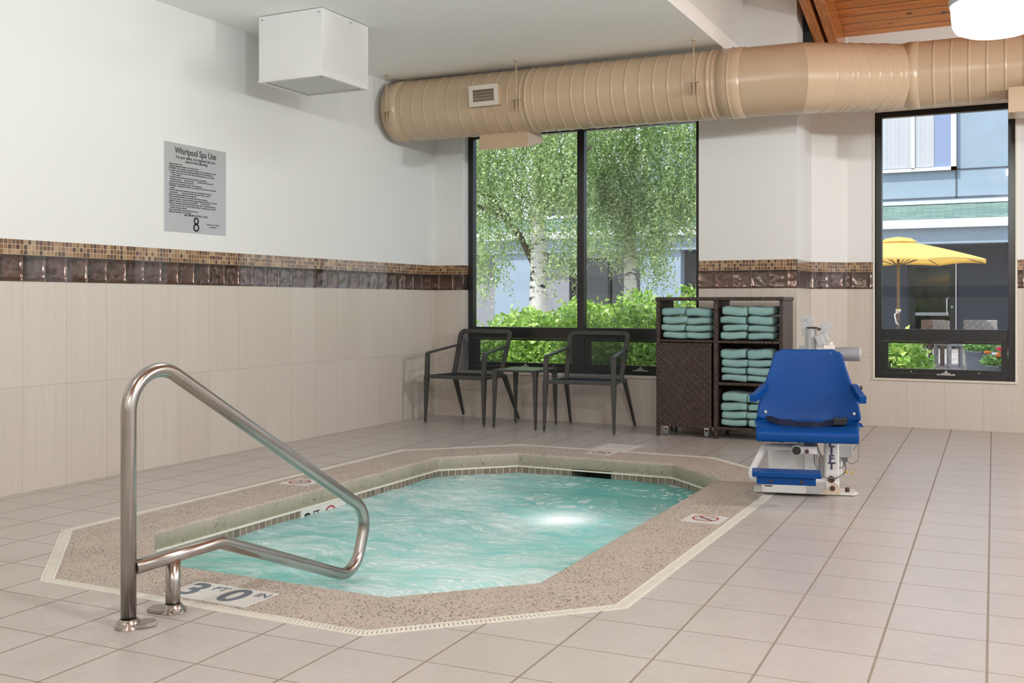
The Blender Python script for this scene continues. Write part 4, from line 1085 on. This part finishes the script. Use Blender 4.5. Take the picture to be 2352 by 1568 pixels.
stack(-2.060, .454, [.062, .056, .064, .082], 'left stack in middle cubby', g4[2], 5); stack(-1.850, .454, [.056, .066, .060, .086], 'right stack in middle cubby', g4[2], 6)
stack(-2.060, .097, [.060, .062, .072, .080], 'left stack in bottom cubby', g4[3], 7); stack(-1.850, .097, [.066, .058, .062, .076], 'right stack in bottom cubby', g4[3], 8)

# ------------------------------------------------------------------ pool lift
lift = thing('pool_lift', 'white pool access lift with a royal blue plastic seat beside spa', 'pool lift', (-1.10, 6.08, 0), math.radians(13))
# local: x right, y away from the viewer, z up (measured depth v toward the viewer = -y)
def L(nm, mbx, mat, bevel=.004, parent=lift, segs=2): return mbx.build(nm, mat, parent, bevel=bevel, segs=segs)
mb = MB(); mb.prism([(-.30, -.06), (-.30, .10), (.26, .10), (.275, .0), (.25, -.055)], 'z', .004, .016); L('base_plate', mb, M['offwhite'], .002)
mb = MB(); mb.box(-.258, .10, -.13, .08, .016, .092); mb.prism([(-.02, .016), (.165, .016), (.172, .04), (.150, .095), (.12, .115), (-.02, .095)], 'y', -.13, -.115)
L('base_box', mb, M['offwhite'], .006)
mb = MB(); mb.prism([(.06, .020), (.168, .020), (.174, .040), (.155, .080), (.135, .088)], 'y', -.1325, -.130); L('rust_stain', mb, M['rust'], 0)
mb = MB(); mb.box(-.22, .02, -.02, .20, .016, .245); L('battery_housing', mb, M['offwhite'], .02, segs=3)
mb = MB(); mb.box(-.02, .052, -.06, .02, .016, .36); L('mast', mb, M['offwhite'], .006)
mb = MB(); mb.tube([(.026, .045, .28), (.026, .045, .948)], .028, 24); L('upper_post', mb, M['grey'], 0)
mb = MB(); mb.lathe([(.0, .951), (.029, .951), (.029, .943)], (.026, .045, 0), 24); L('post_cap', mb, M['black'], 0)
mb = MB(); mb.box(.086, .166, -.12, -.04, .045, .345); L('actuator_column', mb, M['offwhite'], .012, segs=3)
for ch, z in zip('LIFT', (.300, .259, .217, .176)):
    text('letter', ch, .054, M['inkblue'], lift, (.124, -.1215, z), (PI/2, 0, 0), bold=.0016, ext=.0004, sx=1.2)
mb = MB(); mb.box(.06, .19, -.02, .05, .10, .22); mb.box(.05, .07, -.10, .02, .10, .13); L('pivot_bracket', mb, M['offwhite'], .008)
for x, z, r in ((.122, .105, .020), (.128, .055, .015), (-.02, .285, .012)):
    mb = MB(); yy = -.13 if z < .2 else -.345; mb.tube([(x, yy-.012, z), (x, yy+.01, z)], r, 6); L('bolt', mb, M['bolt'], .002)
mb = MB(); mb.tube([(.218, .0, .014), (.218, .0, .040)], .013, 6); L('bolt', mb, M['bolt'], .002)
# seat: moulded shell
SW = .265
def seat_surface(th):
    P = []
    U = 24
    prof = [(-.415, .338), (-.418, .385), (-.410, .402), (-.37, .408), (-.29, .405), (-.20, .400), (-.13, .398), (-.09, .405), (-.07, .430), (-.06, .47), (-.05, .55), (-.04, .65), (-.03, .74), (-.022, .805), (-.02, .826)]
    hws = [.268, .268, .266, .268, .272, .277, .279, .280, .280, .277, .266, .228, .200, .186, .168]
    n = len(prof)
    for i, ((y, z), hw) in enumerate(zip(prof, hws)):
        row = []
        for k in range(U+1):
            f = -1+2*k/U
            g = math.copysign(abs(f)**.9, f)
            c = abs(f)**2.4
            yy, zz = y, z
            if 2 <= i <= 7: zz = z-.006*(1-c)*math.sin((i-1)/7*PI)+.020*c*(i >= 3)
            if i >= 8: yy = y-.060*c*max(.25, 1-(i-8)/7)
            if i == n-1 and abs(f) > .9: zz -= .012
            row.append((g*hw-.022*(1 if i < 4 else .55 if i < 8 else 0), yy, zz))
        P.append(row)
    return P
mb = MB(); mb.grid(seat_surface(0)); so = mb.build('seat', M['blue'], lift)
sd = so.modifiers.new('sol', 'SOLIDIFY'); sd.thickness = .022; sd.offset = -1
sb = so.modifiers.new('sub', 'SUBSURF'); sb.levels = 1; sb.render_levels = 2
mb = MB(); mb.box(-.285, .238, -.41, -.09, .342, .392); L('seat_base', mb, M['blue'], .02, segs=4)
# straps lying in the gap between seat and back
mb = MB(); q = [Vector((-.23+.44*k/14, -.10-.008*math.sin(k*1.1)-.035*math.sin(PI*k/14), .432+.004*math.sin(k*1.9)-.026*math.sin(PI*k/14))) for k in range(15)]
mb.strip(q, .035, .006, (0, .3, 1)); L('seat_belt', mb, M['bluedark'], .001)
mb = MB(); mb.box(.13, .20, -.15, -.115, .408, .45); L('belt_buckle', mb, M['black'], .005)
mb = MB(); mb.frustum([(.20, -.07, .41), (.30, -.06, .39), (.30, -.03, .39), (.20, -.03, .41)], [(.20, -.07, .435), (.292, -.06, .412), (.292, -.03, .412), (.20, -.03, .435)]); L('side_handle', mb, M['blue'], .004)
for x in (-.235, .243):
    mb = MB(); mb.tube([(x, -.140, .475), (x, -.118, .475)], .008, 12); L('rivet', mb, M['chrome'], 0)
# armrests
for s in (-1, 1):
    q = [Vector((s*.215+.005, .02, .615)), Vector((s*.245+.005, -.08, .612)), Vector((s*.262+.005, -.24, .575)), Vector((s*.268+.005, -.30, .566))]
    if s < 0: q = [Vector((-.185, .0, .612)), Vector((-.235, -.06, .610)), Vector((-.285, -.22, .572)), Vector((-.305, -.28, .562))]
    mb = MB(); mb.strip(q, .038, .042, (1, 0, 0)); L('armrest', mb, M['blue'], .004)
mb = MB(); mb.tube([(.205, -.05, .575), (.21, -.055, .61), (.222, -.06, .632), (.26, -.06, .636), (.285, -.05, .625)], .003, 8); L('wire_clip', mb, M['chrome'], 0)
mb = MB(); mb.tube([(.278, -.09, .615), (.290, -.09, .615)], .010, 12); L('knob', mb, M['black'], .002)
# white tube carrying the foot rest
q = fillet([(.02, -.20, .292), (-.245, -.24, .288), (-.325, -.36, .140), (-.24, -.42, .125)], .05, 7)
mb = MB(); mb.tube(q, .019, 18); L('footrest_tube', mb, M['offwhite'], 0)
mb = MB(); mb.box(-.06, .035, -.335, -.02, .27, .312); L('seat_arm', mb, M['offwhite'], .004)
mb = MB(); mb.tube([(-.075, -.372, .293), (-.075, -.30, .293)], .0265, 28); o = L('tube_end', mb, M['offwhite'], .002)
mb = MB(); mb.tube([(-.075, -.376, .293), (-.075, -.371, .293)], .0235, 28); L('end_plug', mb, M['black'], .001)
mb = MB(); mb.box(-.308, .045, -.53, -.40, .168, .196); mb2 = mb; L('footrest', mb, M['blue'], .004)
mb = MB(); mb.box(-.285, .018, -.515, -.42, .128, .168); L('footrest_rib', mb, M['blue'], .003)
for x in (-.21, -.055):
    mb = MB(); mb.tube([(x, -.520, .147), (x, -.512, .147)], .009, 6); L('bolt', mb, M['bolt'], .001)
# grey pieces above the seat
mb = MB(); mb.prism([(-.028, .90), (-.034, 1.005), (-.024, 1.018), (.020, 1.018), (.028, 1.010), (.034, .94), (.03, .82), (-.012, .82), (-.012, .90)], 'y', .055, .062); mb.box(-.045, .0, .05, .075, .80, .842); L('rear_bracket', mb, M['grey'], .002)
mb = MB(); mb.tube([(.0, .054, .992), (.0, .048, .992)], .007, 12); L('bolt', mb, M['chrome'], 0)
mb = MB(); mb.prism([(.064, .945), (.090, .986), (.118, .982), (.138, .962), (.138, .945), (.118, .905), (.078, .90)], 'y', .01, .017); L('swivel_plate', mb, M['grey'], .003)
mb = MB(); T = Matrix.Translation((.072, -.0, .875)) @ Matrix.Rotation(-.38, 4, 'Y'); mb.box(-.026, .018, -.02, .02, -.03, .034, T); mb.box(.004, .045, -.018, .018, -.02, .036, T); L('swivel_clamp', mb, M['grey'], .006)
mb = MB(); mb.cyl((.055, -.02, .935), (.072, -.01, .943), .005, 8); mb.tube([(.03, .0, .948), (.055, -.004, .947), (.066, -.006, .94)], .004, 8); L('clamp_pin', mb, M['black'], 0)
mb = MB(); mb.box(.085, .15, -.02, .03, .826, .848); mb.box(.118, .14, -.01, .01, .848, .868); L('motor_mount', mb, M['offwhite'], .004)
mb = MB(); mb.tube([(.12, .01, .798), (.285, .01, .798)], .040, 28); L('motor_housing', mb, M['motor'], .008, segs=3)
mb = MB(); mb.tube([(.268, .01, .798), (.292, .01, .798)], .0385, 28); L('motor_cap', mb, M['grey'], .006, segs=3)
# control box and cables
mb = MB(); mb.box(.168, .240, -.09, -.02, .222, .29); L('control_box', mb, M['grey'], .004)
mb = MB(); mb.box(.183, .214, -.085, -.05, .200, .222); mb.cyl((.198, -.07, .20), (.198, -.07, .175), .008, 8); L('plug', mb, M['greyd'], .003)
mb = MB(); mb.tube(fillet([(.03, -.14, .34), (.03, -.15, .20), (.07, -.155, .115), (.15, -.155, .115), (.205, -.12, .15), (.198, -.08, .185)], .05, 6), .0035, 8)
mb.tube(fillet([(.035, -.14, .34), (.05, -.14, .27), (.075, -.14, .22)], .03, 4), .004, 8)
mb.tube(fillet([(.15, -.11, .17), (.18, -.11, .165), (.197, -.09, .19)], .02, 4), .0035, 8); L('cable', mb, M['greyd'], 0)
mb = MB(); mb.tube(fillet([(.205, -.08, .205), (.23, -.10, .185), (.27, -.10, .21), (.272, -.08, .33)], .03, 6), .0018, 8); L('thin_cable', mb, M['greyd'], 0)
mb = MB(); mb.lathe([(.0, .008), (.006, .004), (.007, -.004), (.0, -.008)], (.204, -.13, .148), 8); mb.tube([(.204, -.13, .148), (.222, -.135, .152), (.235, -.14, .146)], .002, 6); mb.lathe([(.0, .007), (.005, .0), (.0, -.008)], (.236, -.14, .143), 8); L('yellow_tag', mb, simple('yellow_plastic', (.6, .42, .02), .5), 0)
mb = MB(); mb.box(-.24, -.20, -.1316, -.130, .052, .058); L('maker_label', mb, M['ink'], 0)

# ------------------------------------------------------------------ outdoors: ground
mb = MB(); mb.box(-22, 14, YR+.35, 40, -.25, -.03); structure(mb.build('ground', M['paver']))
mb = MB(); mb.box(XR+.4, 30, -20, YR+.35, -.25, -.03); structure(mb.build('ground_lawn', M['lawn']))
mb = MB(); mb.box(-22, XL-.4, -20, YR+.35, -.25, -.03); structure(mb.build('ground_side', M['lawn']))
mb = MB(); mb.box(-9.5, -1.75, YR+.1, 12.3, -.2, -.005); tag(mb.build('planting_bed', M['soil']), 'strip of dark soil under the shrubs outside the window', 'planting bed')

# ------------------------------------------------------------------ outdoors: building
bd = thing('courtyard_building', 'blue grey stucco building with green shingle awning across the courtyard', 'building', (-5, 26, 0))
def bpart(nm, boxes, mat, bevel=0):
    mb = MB()
    for b in boxes: mb.box(b[0]+5, b[1]+5, b[2]-26, b[3]-26, b[4], b[5])
    return mb.build(nm, mat, bd, bevel=bevel)
bpart('upper_wall', [(-9.2, 8, 27.2, 27.6, 3.3, 9)], M['stucco'])
bpart('wall_joint', [(-9.2, 8, 27.185, 27.2, 4.30, 4.33), (-9.2, 8, 27.185, 27.2, 3.62, 3.66), (-1.42, -1.39, 27.185, 27.2, 3.62, 9)], M['stuccod'])
bpart('parapet_cap', [(-20, 8, 27.0, 27.3, 3.48, 3.57)], M['stuccow'])
mb = MB(); mb.frustum([(-15, -.25, 2.98), (13, -.25, 2.98), (13, 1.1, 3.44), (-15, 1.1, 3.44)], [(-15, -.25, 3.03), (13, -.25, 3.03), (13, 1.1, 3.49), (-15, 1.1, 3.49)]); mb.build('shingle_awning', M['shingle'], bd)
bpart('gutter', [(-20, 8, 25.68, 25.80, 2.82, 3.02)], M['stuccow'])
bpart('beam', [(-20, 8, 25.85, 26.2, 2.46, 2.83)], M['stucco'])
bpart('column', [(-.25, .35, 25.95, 26.35, -.03, 2.46)], M['stucco']); bpart('column', [(-13.3, -12.1, 25.95, 26.3, -.03, 2.46)], M['stucco']); bpart('column', [(-9.0, -7.9, 25.95, 26.3, -.03, 2.46)], M['stucco'])
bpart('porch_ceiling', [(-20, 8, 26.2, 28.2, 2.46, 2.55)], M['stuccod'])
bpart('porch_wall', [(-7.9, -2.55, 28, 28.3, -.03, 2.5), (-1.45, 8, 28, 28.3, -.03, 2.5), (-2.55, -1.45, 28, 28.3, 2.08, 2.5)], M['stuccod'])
bpart('porch_wall', [(-20, -13.3, 26.3, 26.6, -.03, 2.5), (-12.1, -11.1, 26.25, 26.5, -.03, 2.5)], M['stuccog'])
bpart('porch_wall', [(-20, -8, 28, 28.3, -.03, 2.5)], M['stuccog'])
# dark ground floor window, left
w_ = bpart('ground_window', [(-11.1, -9.0, 26.3, 26.36, .3, 2.36)], M['darkglass'])
mb = MB()
for a, b, c, e in ((-11.15, -11.02, .2, 2.36), (-10.02, -9.94, .2, 2.3), (-9.1, -9.0, .2, 2.36), (-11.15, -9.0, 2.26, 2.36), (-11.15, -9.0, .2, .3)): mb.box(a+5, b+5, .24, .34, c, e)
mb.build('window_frame', M['blackframe'], w_)
bpart('awning_strip', [(-11.6, -9.0, 26.0, 26.3, 2.30, 2.46)], M['stuccog'])
# upstairs window with curtains, right
w_ = bpart('upstairs_window', [(-4.9, -1.45, 27.14, 27.2, 4.36, 7.2)], M['skyglass'])
mb = MB()
for a, b, c, e in ((-4.95, -4.85, 4.3, 7.2), (-1.52, -1.40, 4.3, 7.2), (-2.42, -2.34, 4.36, 7.2), (-4.95, -1.4, 4.30, 4.38)): mb.box(a+5, b+5, 1.08, 1.16, c, e)
mb.build('window_frame', M['white'], w_)
mb = MB(); n = 90; P = [[(-4.85+5+(2.95)*k/n, 1.125+.006*math.sin(k*2.1)+.004*math.sin(k*.77), z) for k in range(n+1)] for z in (4.40, 7.1)]
mb.grid(P); mb.build('curtain', M['curtain'], w_)
# left: pale upper storey, railing in front of a dark window
bpart('upper_wall', [(-20, -9.2, 30, 30.3, 3.3, 9)], M['stuccow']); bpart('balcony_floor', [(-20, -9.2, 27.3, 30, 3.3, 3.46)], M['stuccow'])
w_ = bpart('upstairs_window', [(-13.6, -12.3, 29.9, 30.0, 3.5, 4.9)], M['darkglass'])
mb = MB(); X0, X1 = -12.75, -9.3
mb.box(X0+5, X1+5, 1.5, 1.54, 3.70, 3.74); mb.box(X0+5, X1+5, 1.5, 1.54, 4.62, 4.66)
k = X0
while k < X1: mb.box(k+5, k+5.02, 1.51, 1.53, 3.6, 4.64); k += .145
mb.build('balcony_railing', M['greyd'], bd)
# glazed door under the porch
dr = thing('glass_door', 'black framed glass door under the porch with curved steel handle', 'door', (-2.0, 27.98, -.03))
mb = MB()
for a, b, c, e in ((-.54, -.40, 0, 2.11), (.40, .54, 0, 2.11), (-.40, .40, 2.0, 2.11), (-.40, .40, 0, .2)): mb.box(a, b, -.05, .02, c, e)
mb.build('door_frame', M['blackframe'], dr)
mb = MB(); mb.box(-.40, .40, -.02, -.01, .2, 2.0); mb.build('door_glass', M['darkglass'], dr)
mb = MB(); mb.box(-.40, .38, -.035, -.022, .80, .88); mb.build('push_bar', M['grey'], dr)
mb = MB(); mb.tube(fillet([(.42, -.05, 1.25), (.34, -.10, 1.25), (.34, -.10, .80), (.42, -.05, .80)], .04, 5), .014, 10); mb.build('handle', M['chrome'], dr)
mb = MB(); mb.box(.25, .44, -.04, -.03, 1.12, 1.30); mb.build('door_notice', M['black'], dr)
mb = MB(); mb.tube([(.455, -.06, 1.02), (.455, -.04, 1.02)], .03, 12); mb.build('lock', M['grey'], dr)

# ------------------------------------------------------------------ outdoors: umbrella, chairs, pots
um = thing('patio_umbrella', 'open yellow patio umbrella on a bronze pole', 'umbrella', (-1.835, 18.3, -.03))
mb = MB(); R = 1.42; n = 8; zt, zr = 2.16, 1.80
tip = Vector((0, 0, zt)); P = []
for lev in range(7):
    f = lev/6; row = []
    for k in range(n*4):
        a = 2*PI*(k+2)/(n*4); seg = (k % 4)/4; sagr = 1-.07*math.sin(PI*seg)*f
        z = zt-(zt-zr)*f**1.15+.03*math.sin(PI*seg)*f-.05*math.sin(PI*f)*0
        rr = max(.02, R*f*sagr); row.append((rr*math.cos(a), rr*math.sin(a), z))
    P.append(row)
mb.grid(P, closev=True, smooth=False)
mb.grid([[(p[0], p[1], p[2]-(.03 if j else 0)) for p in P[-1]] for j in (0, 1)], closev=True, smooth=False)
mb.build('canopy', M['yellow'], um, recalc=False)
mb = MB(); mb.lathe([(.0, zt+.06), (.20, zt+.03), (.30, zt-.03)], seg=16); mb.build('canopy_vent', M['yellow'], um)
mb = MB(); mb.cyl((0, 0, 0), (0, 0, zt+.02), .024, 12); mb.build('pole', M['bronze'], um)
for k in range(n):
    a = 2*PI*(k+.5)/n; mb = MB(); mb.cyl((.03*math.cos(a), .03*math.sin(a), zt-.04), (R*.97*math.cos(a), R*.97*math.sin(a), zr-.02), .009, 6); mb.cyl((.03*math.cos(a), .03*math.sin(a), zt-.42), (R*.5*math.cos(a), R*.5*math.sin(a), zt-.19), .008, 6); mb.build('rib', M['bronze'], um)
mb = MB(); mb.tube([(.02, -.03, .98), (-.05, -.07, .93), (-.03, -.08, .80), (.02, -.06, .74)], .014, 8); mb.cyl((0, 0, .96), (0, 0, 1.02), .045, 12); mb.build('crank', M['chrome'], um)
mb = MB(); mb.lathe([(.0, .10), (.05, .10), (.06, .05), (.26, .03), (.27, 0)], seg=24); mb.build('umbrella_base', M['black'], um)

def patio_chair(loc, rz, w, label, mat, frame):
    t = thing('patio_chair', label, 'chair', loc, rz)
    mb = MB(); mb.box(-w/2, w/2, .24, .29, .42, .82); mb.build('backrest', mat, t, bevel=.015)
    mb = MB(); mb.box(-w/2, w/2, -.25, .27, .38, .43); mb.build('seat', mat, t, bevel=.015)
    for sx in (-1, 1):
        for sy in (-1, 1):
            mb = MB(); mb.box(sx*(w/2-.03)-.028, sx*(w/2-.03)+.028, sy*.24-.028, sy*.24+.028, 0, .40); mb.build('leg', frame, t)
        mb = MB(); mb.box(sx*w/2-.03, sx*w/2+.03, -.25, .27, .60, .64); mb.build('armrest', frame if mat is M['wickerg'] else mat, t, bevel=.01)
    return t
patio_chair((-1.53, 20.0, -.03), .5+PI, .42, 'brown wicker patio chair before the glass door', M['wickerb'], M['wickerb'])
patio_chair((-1.02, 19.3, -.03), -.9+PI, .42, 'grey wicker patio chair beside the brown wicker one', M['wickerg'], M['wickerg'])
patio_chair((-.64, 20.1, -.03), PI, .54, 'pale grey mesh patio chair behind the flower pots', M['wickerg'], M['cream'])
patio_chair((-2.75, 19.7, -.03), .3+PI, .45, 'wicker patio chair left of the yellow umbrella pole', M['wickerb'], M['wickerb'])

def leaf_quads(P, size, seed, droop=0.0, aspect=.6):
    """P: (n,3) centres -> arrays of leaf vertices (diamond with folded midrib)"""
    rg = np.random.default_rng(seed); n = len(P)
    d = rg.normal(size=(n, 3)); d[:, 2] = d[:, 2]*.6-droop; d /= np.linalg.norm(d, axis=1)[:, None]
    a = rg.normal(size=(n, 3)); w = np.cross(d, a); w /= np.linalg.norm(w, axis=1)[:, None]
    s = size*(.65+.7*rg.random(n))[:, None]
    up = np.cross(d, w)
    v0 = P; v1 = P+d*s*.45+w*s*aspect*.5+up*s*.08; v2 = P+d*s; v3 = P+d*s*.45-w*s*aspect*.5+up*s*.08
    return np.stack([v0, v1, v2, v3], 1).reshape(-1, 3)
def leaf_object(name, V, mat, parent):
    n = len(V)//4; me = bpy.data.meshes.new(name)
    me.vertices.add(len(V)); me.vertices.foreach_set('co', V.astype(np.float32).ravel())
    me.loops.add(n*4); me.loops.foreach_set('vertex_index', np.arange(n*4, dtype=np.int32))
    me.polygons.add(n); me.polygons.foreach_set('loop_start', np.arange(0, n*4, 4, dtype=np.int32)); me.polygons.foreach_set('loop_total', np.full(n, 4, dtype=np.int32))
    me.update(calc_edges=True); me.validate(); me.materials.append(mat)
    o = bpy.data.objects.new(name, me); COL.objects.link(o); o.parent = parent; return o

def flower_pot(loc, r, h, label, seed):
    t = thing('flower_pot', label, 'flower pot', loc)
    prof = [(.0, 0), (r*.72, 0), (r*.76, .01)]
    for k in range(1, 12): prof += [(r*(.76+.22*k/12)+.004*(k % 2), h*k/12)]
    prof += [(r*1.03, h*.97), (r*1.03, h), (r*.94, h), (r*.92, h-.03)]
    mb = MB(); mb.lathe(prof, seg=36); mb.build('pot', M['pot'], t)
    mb = MB(); mb.lathe([(.0, h-.03), (r*.93, h-.03)], seg=24); mb.build('soil', M['soil'], t)
    rg = np.random.default_rng(seed); n = 900
    a = rg.random(n)*2*PI; q = np.sqrt(rg.random(n))*r*.98; P = np.stack([q*np.cos(a), q*np.sin(a), h-.02+.10*rg.random(n)], 1)
    leaf_object('foliage', leaf_quads(P, .05, seed, -.4), M['leafp'], t)
    for k in range(11):
        an = rg.random()*2*PI; qq = math.sqrt(rg.random())*r*.85; z = h+.07+.07*rg.random(); mt = M[['petalo', 'petaly', 'petalo', 'petalp', 'petalw'][k % 5]]
        c = Vector((qq*math.cos(an), qq*math.sin(an), z)); mb = MB(); rr = .035+.015*rg.random()
        if k % 5 == 3: c.z += .08
        for j in range(16):
            b = j*2.4; tilt = .2+.8*(j/16)
            d1 = Vector((math.cos(b)*math.cos(tilt), math.sin(b)*math.cos(tilt), math.sin(tilt))); w = d1.cross(Vector((0, 0, 1))).normalized()*rr*.4
            mb.face([c, c+d1*rr*.6+w, c+d1*rr, c+d1*rr*.6-w])
        mb.build('flower', mt, t, recalc=False)
        mb = MB(); mb.cyl((c.x*.8, c.y*.8, h-.03), c, .004, 5); mb.build('stem', M['leafp'], t)
flower_pot((-.415, 14.0, -.03), .215, .53, 'large round slate pot of orange and red flowers on patio', 5)
flower_pot((-.20, 12.3, -.03), .17, .45, 'small round slate pot of flowers before the larger pot', 9)

# ------------------------------------------------------------------ outdoors: trees and shrubs
def strands(em, Yr, seed, step=.035, spread=.05):
    """em: list of (x0,x1,z0,z1,len0,len1,count)"""
    rg = np.random.default_rng(seed); out = []; lines = []
    for x0, x1, z0, z1, l0, l1, c in em:
        for _ in range(c):
            x = x0+(x1-x0)*rg.random(); z = z0+(z1-z0)*rg.random(); y = Yr[0]+(Yr[1]-Yr[0])*rg.random(); Lx = l0+(l1-l0)*rg.random()
            n = max(3, int(Lx/step*1.55)); dx, dy = rg.normal()*.12, rg.normal()*.12
            tt = np.linspace(0, 1, n)
            P = np.stack([x+dx*tt+rg.normal(size=n)*spread*.5, y+dy*tt+rg.normal(size=n)*spread*.5, z-Lx*tt], 1); out.append(P)
            lines.append([Vector((x, y, z)), Vector((x+dx*.5, y+dy*.5, z-Lx*.5)), Vector((x+dx, y+dy, z-Lx))])
    return np.concatenate(out), lines
def birch(loc, label, em, Yr, trunk, branches, seed, size=.052):
    t = thing('birch_tree', label, 'tree', loc)
    o = Vector(loc)
    mb = MB(); pts = [Vector(p)-o for p in trunk[0]]; mb.tube(pts, .1, 14, radii=trunk[1]); mb.build('trunk', M['birch'], t)
    for b, rr in branches:
        mb = MB(); mb.tube([Vector(p)-o for p in b], .03, 8, radii=rr); mb.build('branch', M['birch'] if rr[0] > .08 else M['bark'], t)
    P, lines = strands(em, Yr, seed)
    leaf_object('foliage', leaf_quads(P-np.array(loc), size, seed, .7, .62), M['leafb'], t)
    mb = MB(); rn = random.Random(seed)
    for ln in rn.sample(lines, min(len(lines), 120)): mb.tube([p-o for p in ln], .0025, 4, caps=False)
    mb.build('twigs', M['bark'], t, recalc=False)
    return t
M['bark'] = simple('dark_brown_bark', (.10, .075, .055), .9, 0, .3, 20)
em1 = [(-8.9, -6.4, 3.5, 5.0, .5, 1.1, 560), (-8.8, -7.7, 3.1, 3.8, .5, 1.1, 170), (-7.3, -6.4, 3.0, 3.7, .4, .8, 130), (-8.8, -7.8, 2.3, 2.9, .5, 1.1, 60), (-8.9, -8.0, 1.6, 2.3, .4, .7, 45),
       (-7.9, -7.5, 2.3, 3.0, .3, .6, 30), (-7.2, -6.3, 2.2, 2.7, .3, .7, 70), (-7.15, -6.75, 1.7, 2.1, .3, .55, 30), (-7.45, -7.25, 1.9, 2.9, .2, .5, 16), (-9.5, -6, 5, 6.6, .6, 1.2, 200), (-6.5, -6.0, 2.1, 2.5, .3, .55, 22)]
birch((-7.38, 16.0, 0), 'white trunked birch with forked limbs seen in left window pane', em1, (15.2, 16.6),
      ([(-7.36, 16, -.05), (-7.38, 16, 1.1), (-7.36, 16.0, 2.1), (-7.37, 16, 3.2), (-7.36, 16.1, 5.2)], [.19, .145, .13, .11, .07]),
      [([(-7.45, 16, 1.75), (-7.7, 15.95, 2.25), (-8.05, 15.9, 2.62), (-8.7, 15.9, 2.85)], [.06, .05, .04, .03]), ([(-7.85, 15.95, 2.5), (-8.2, 15.9, 2.9), (-8.8, 15.8, 3.15)], [.03, .025, .02]), ([(-7.4, 16, 1.6), (-7.55, 16.05, 2.0), (-7.8, 16.1, 2.3)], [.035, .03, .02]), ([(-7.3, 16, 2.6), (-6.9, 16, 3.2), (-6.4, 16, 3.7)], [.04, .03, .02])], 3)
em2 = [(-7.3, -4.7, 3.5, 4.8, .5, 1.1, 620), (-7.3, -6.4, 3.1, 3.6, .5, 1.0, 200), (-6.5, -5.3, 2.9, 3.5, .5, 1.0, 220), (-5.5, -4.7, 3.0, 3.4, .5, .9, 120), (-6.38, -6.12, 2.2, 2.7, .4, .75, 26), (-5.98, -5.55, 2.1, 2.6, .5, .95, 60),
       (-6.62, -6.35, 2.3, 2.6, .4, .9, 30), (-5.5, -4.95, 2.35, 2.8, .3, .5, 36), (-7.2, -6.8, 2.2, 2.5, .3, .45, 22), (-7.8, -4.2, 4.8, 6.6, .6, 1.2, 220), (-5.95, -5.65, 1.7, 2.0, .25, .45, 12)]
birch((-6.30, 17.6, 0), 'weeping birch with hanging curtain of leaves seen in right window pane', em2, (16.9, 17.9),
      ([(-6.28, 17.6, -.05), (-6.29, 17.6, 1.4), (-6.30, 17.6, 2.6), (-6.25, 17.6, 5.2)], [.15, .115, .10, .06]),
      [([(-6.3, 17.6, 2.4), (-5.9, 17.5, 3.1), (-5.3, 17.4, 3.6)], [.04, .03, .02]), ([(-6.3, 17.6, 2.5), (-6.7, 17.5, 3.1), (-7.1, 17.4, 3.6)], [.04, .03, .02])], 8)
def shrub_points(rx, ry, h, seed, n):
    rg = np.random.default_rng(seed)
    u = rg.normal(size=(n, 3)); u /= np.linalg.norm(u, axis=1)[:, None]; rad = rg.random(n)**.35
    P = np.stack([u[:, 0]*rx*rad, u[:, 1]*ry*rad, h*.52+u[:, 2]*h*.50*rad], 1)
    lump = np.array([noise.noise(Vector((p[0]*3.3+seed, p[1]*3.3, p[2]*3.3))) for p in P]); P = P[lump > -.32]
    P[:, 2] += (rg.random(len(P)) < .06)*rg.random(len(P))*.10
    P[:, 2] = np.maximum(P[:, 2], .02); return P
def shrub_stems(mb, rx, ry, h, seed, ox=0, oy=0):
    rg = np.random.default_rng(seed+500)
    for k in range(16):
        a = rg.random()*2*PI; q = rg.random()*.75; c, s_ = math.cos(a), math.sin(a)
        mb.tube([(ox+.05*c, oy+.05*s_, 0), (ox+rx*q*.5*c, oy+ry*q*.5*s_, h*.5), (ox+rx*q*c, oy+ry*q*s_, h*.93)], .006, 5, radii=[.009, .006, .003], caps=False)
def shrub(loc, rx, ry, h, label, seed, n, size, mat, group=None):
    t = thing('shrub', label, 'shrub', loc, 0, group)
    leaf_object('foliage', leaf_quads(shrub_points(rx, ry, h, seed, n), size, seed, .1, .62), mat, t)
    mb = MB(); shrub_stems(mb, rx, ry, h, seed); mb.build('stems', M['bark'], t, recalc=False)
hs = [(-6.35, 10.7, .52, .45, .98), (-5.75, 10.3, .50, .45, .88), (-5.35, 11.1, .50, .45, 1.02), (-4.90, 10.4, .48, .45, 1.02), (-4.55, 11.2, .5, .45, 1.10), (-4.25, 10.3, .46, .45, 1.12), (-3.80, 10.9, .5, .45, 1.22), (-3.50, 10.2, .42, .40, 1.10), (-3.10, 10.7, .5, .45, 1.27), (-2.65, 10.3, .45, .42, 1.20), (-2.35, 11.0, .42, .42, 1.12)]
hg = thing('hedge', 'bright green leafy hedge outside the large window', 'hedge', (-4.4, 10.6, 0))
PP = []; mb = MB()
for k, (x, y, rx, ry, h) in enumerate(hs):
    P = shrub_points(rx, ry, h, 20+k, 3600); PP.append(P+np.array([x+4.4, y-10.6, 0]))
    shrub_stems(mb, rx, ry, h, 20+k, x+4.4, y-10.6)
leaf_object('foliage', leaf_quads(np.concatenate(PP), .062, 20, .1, .62), M['leafh'], hg); mb.build('stems', M['bark'], hg, recalc=False)
shrub((-1.22, 11.35, -.03), .44, .40, .78, 'bright green leafy shrub outside the narrow right window', 51, 1900, .085, M['leafh'])

bake_texts()
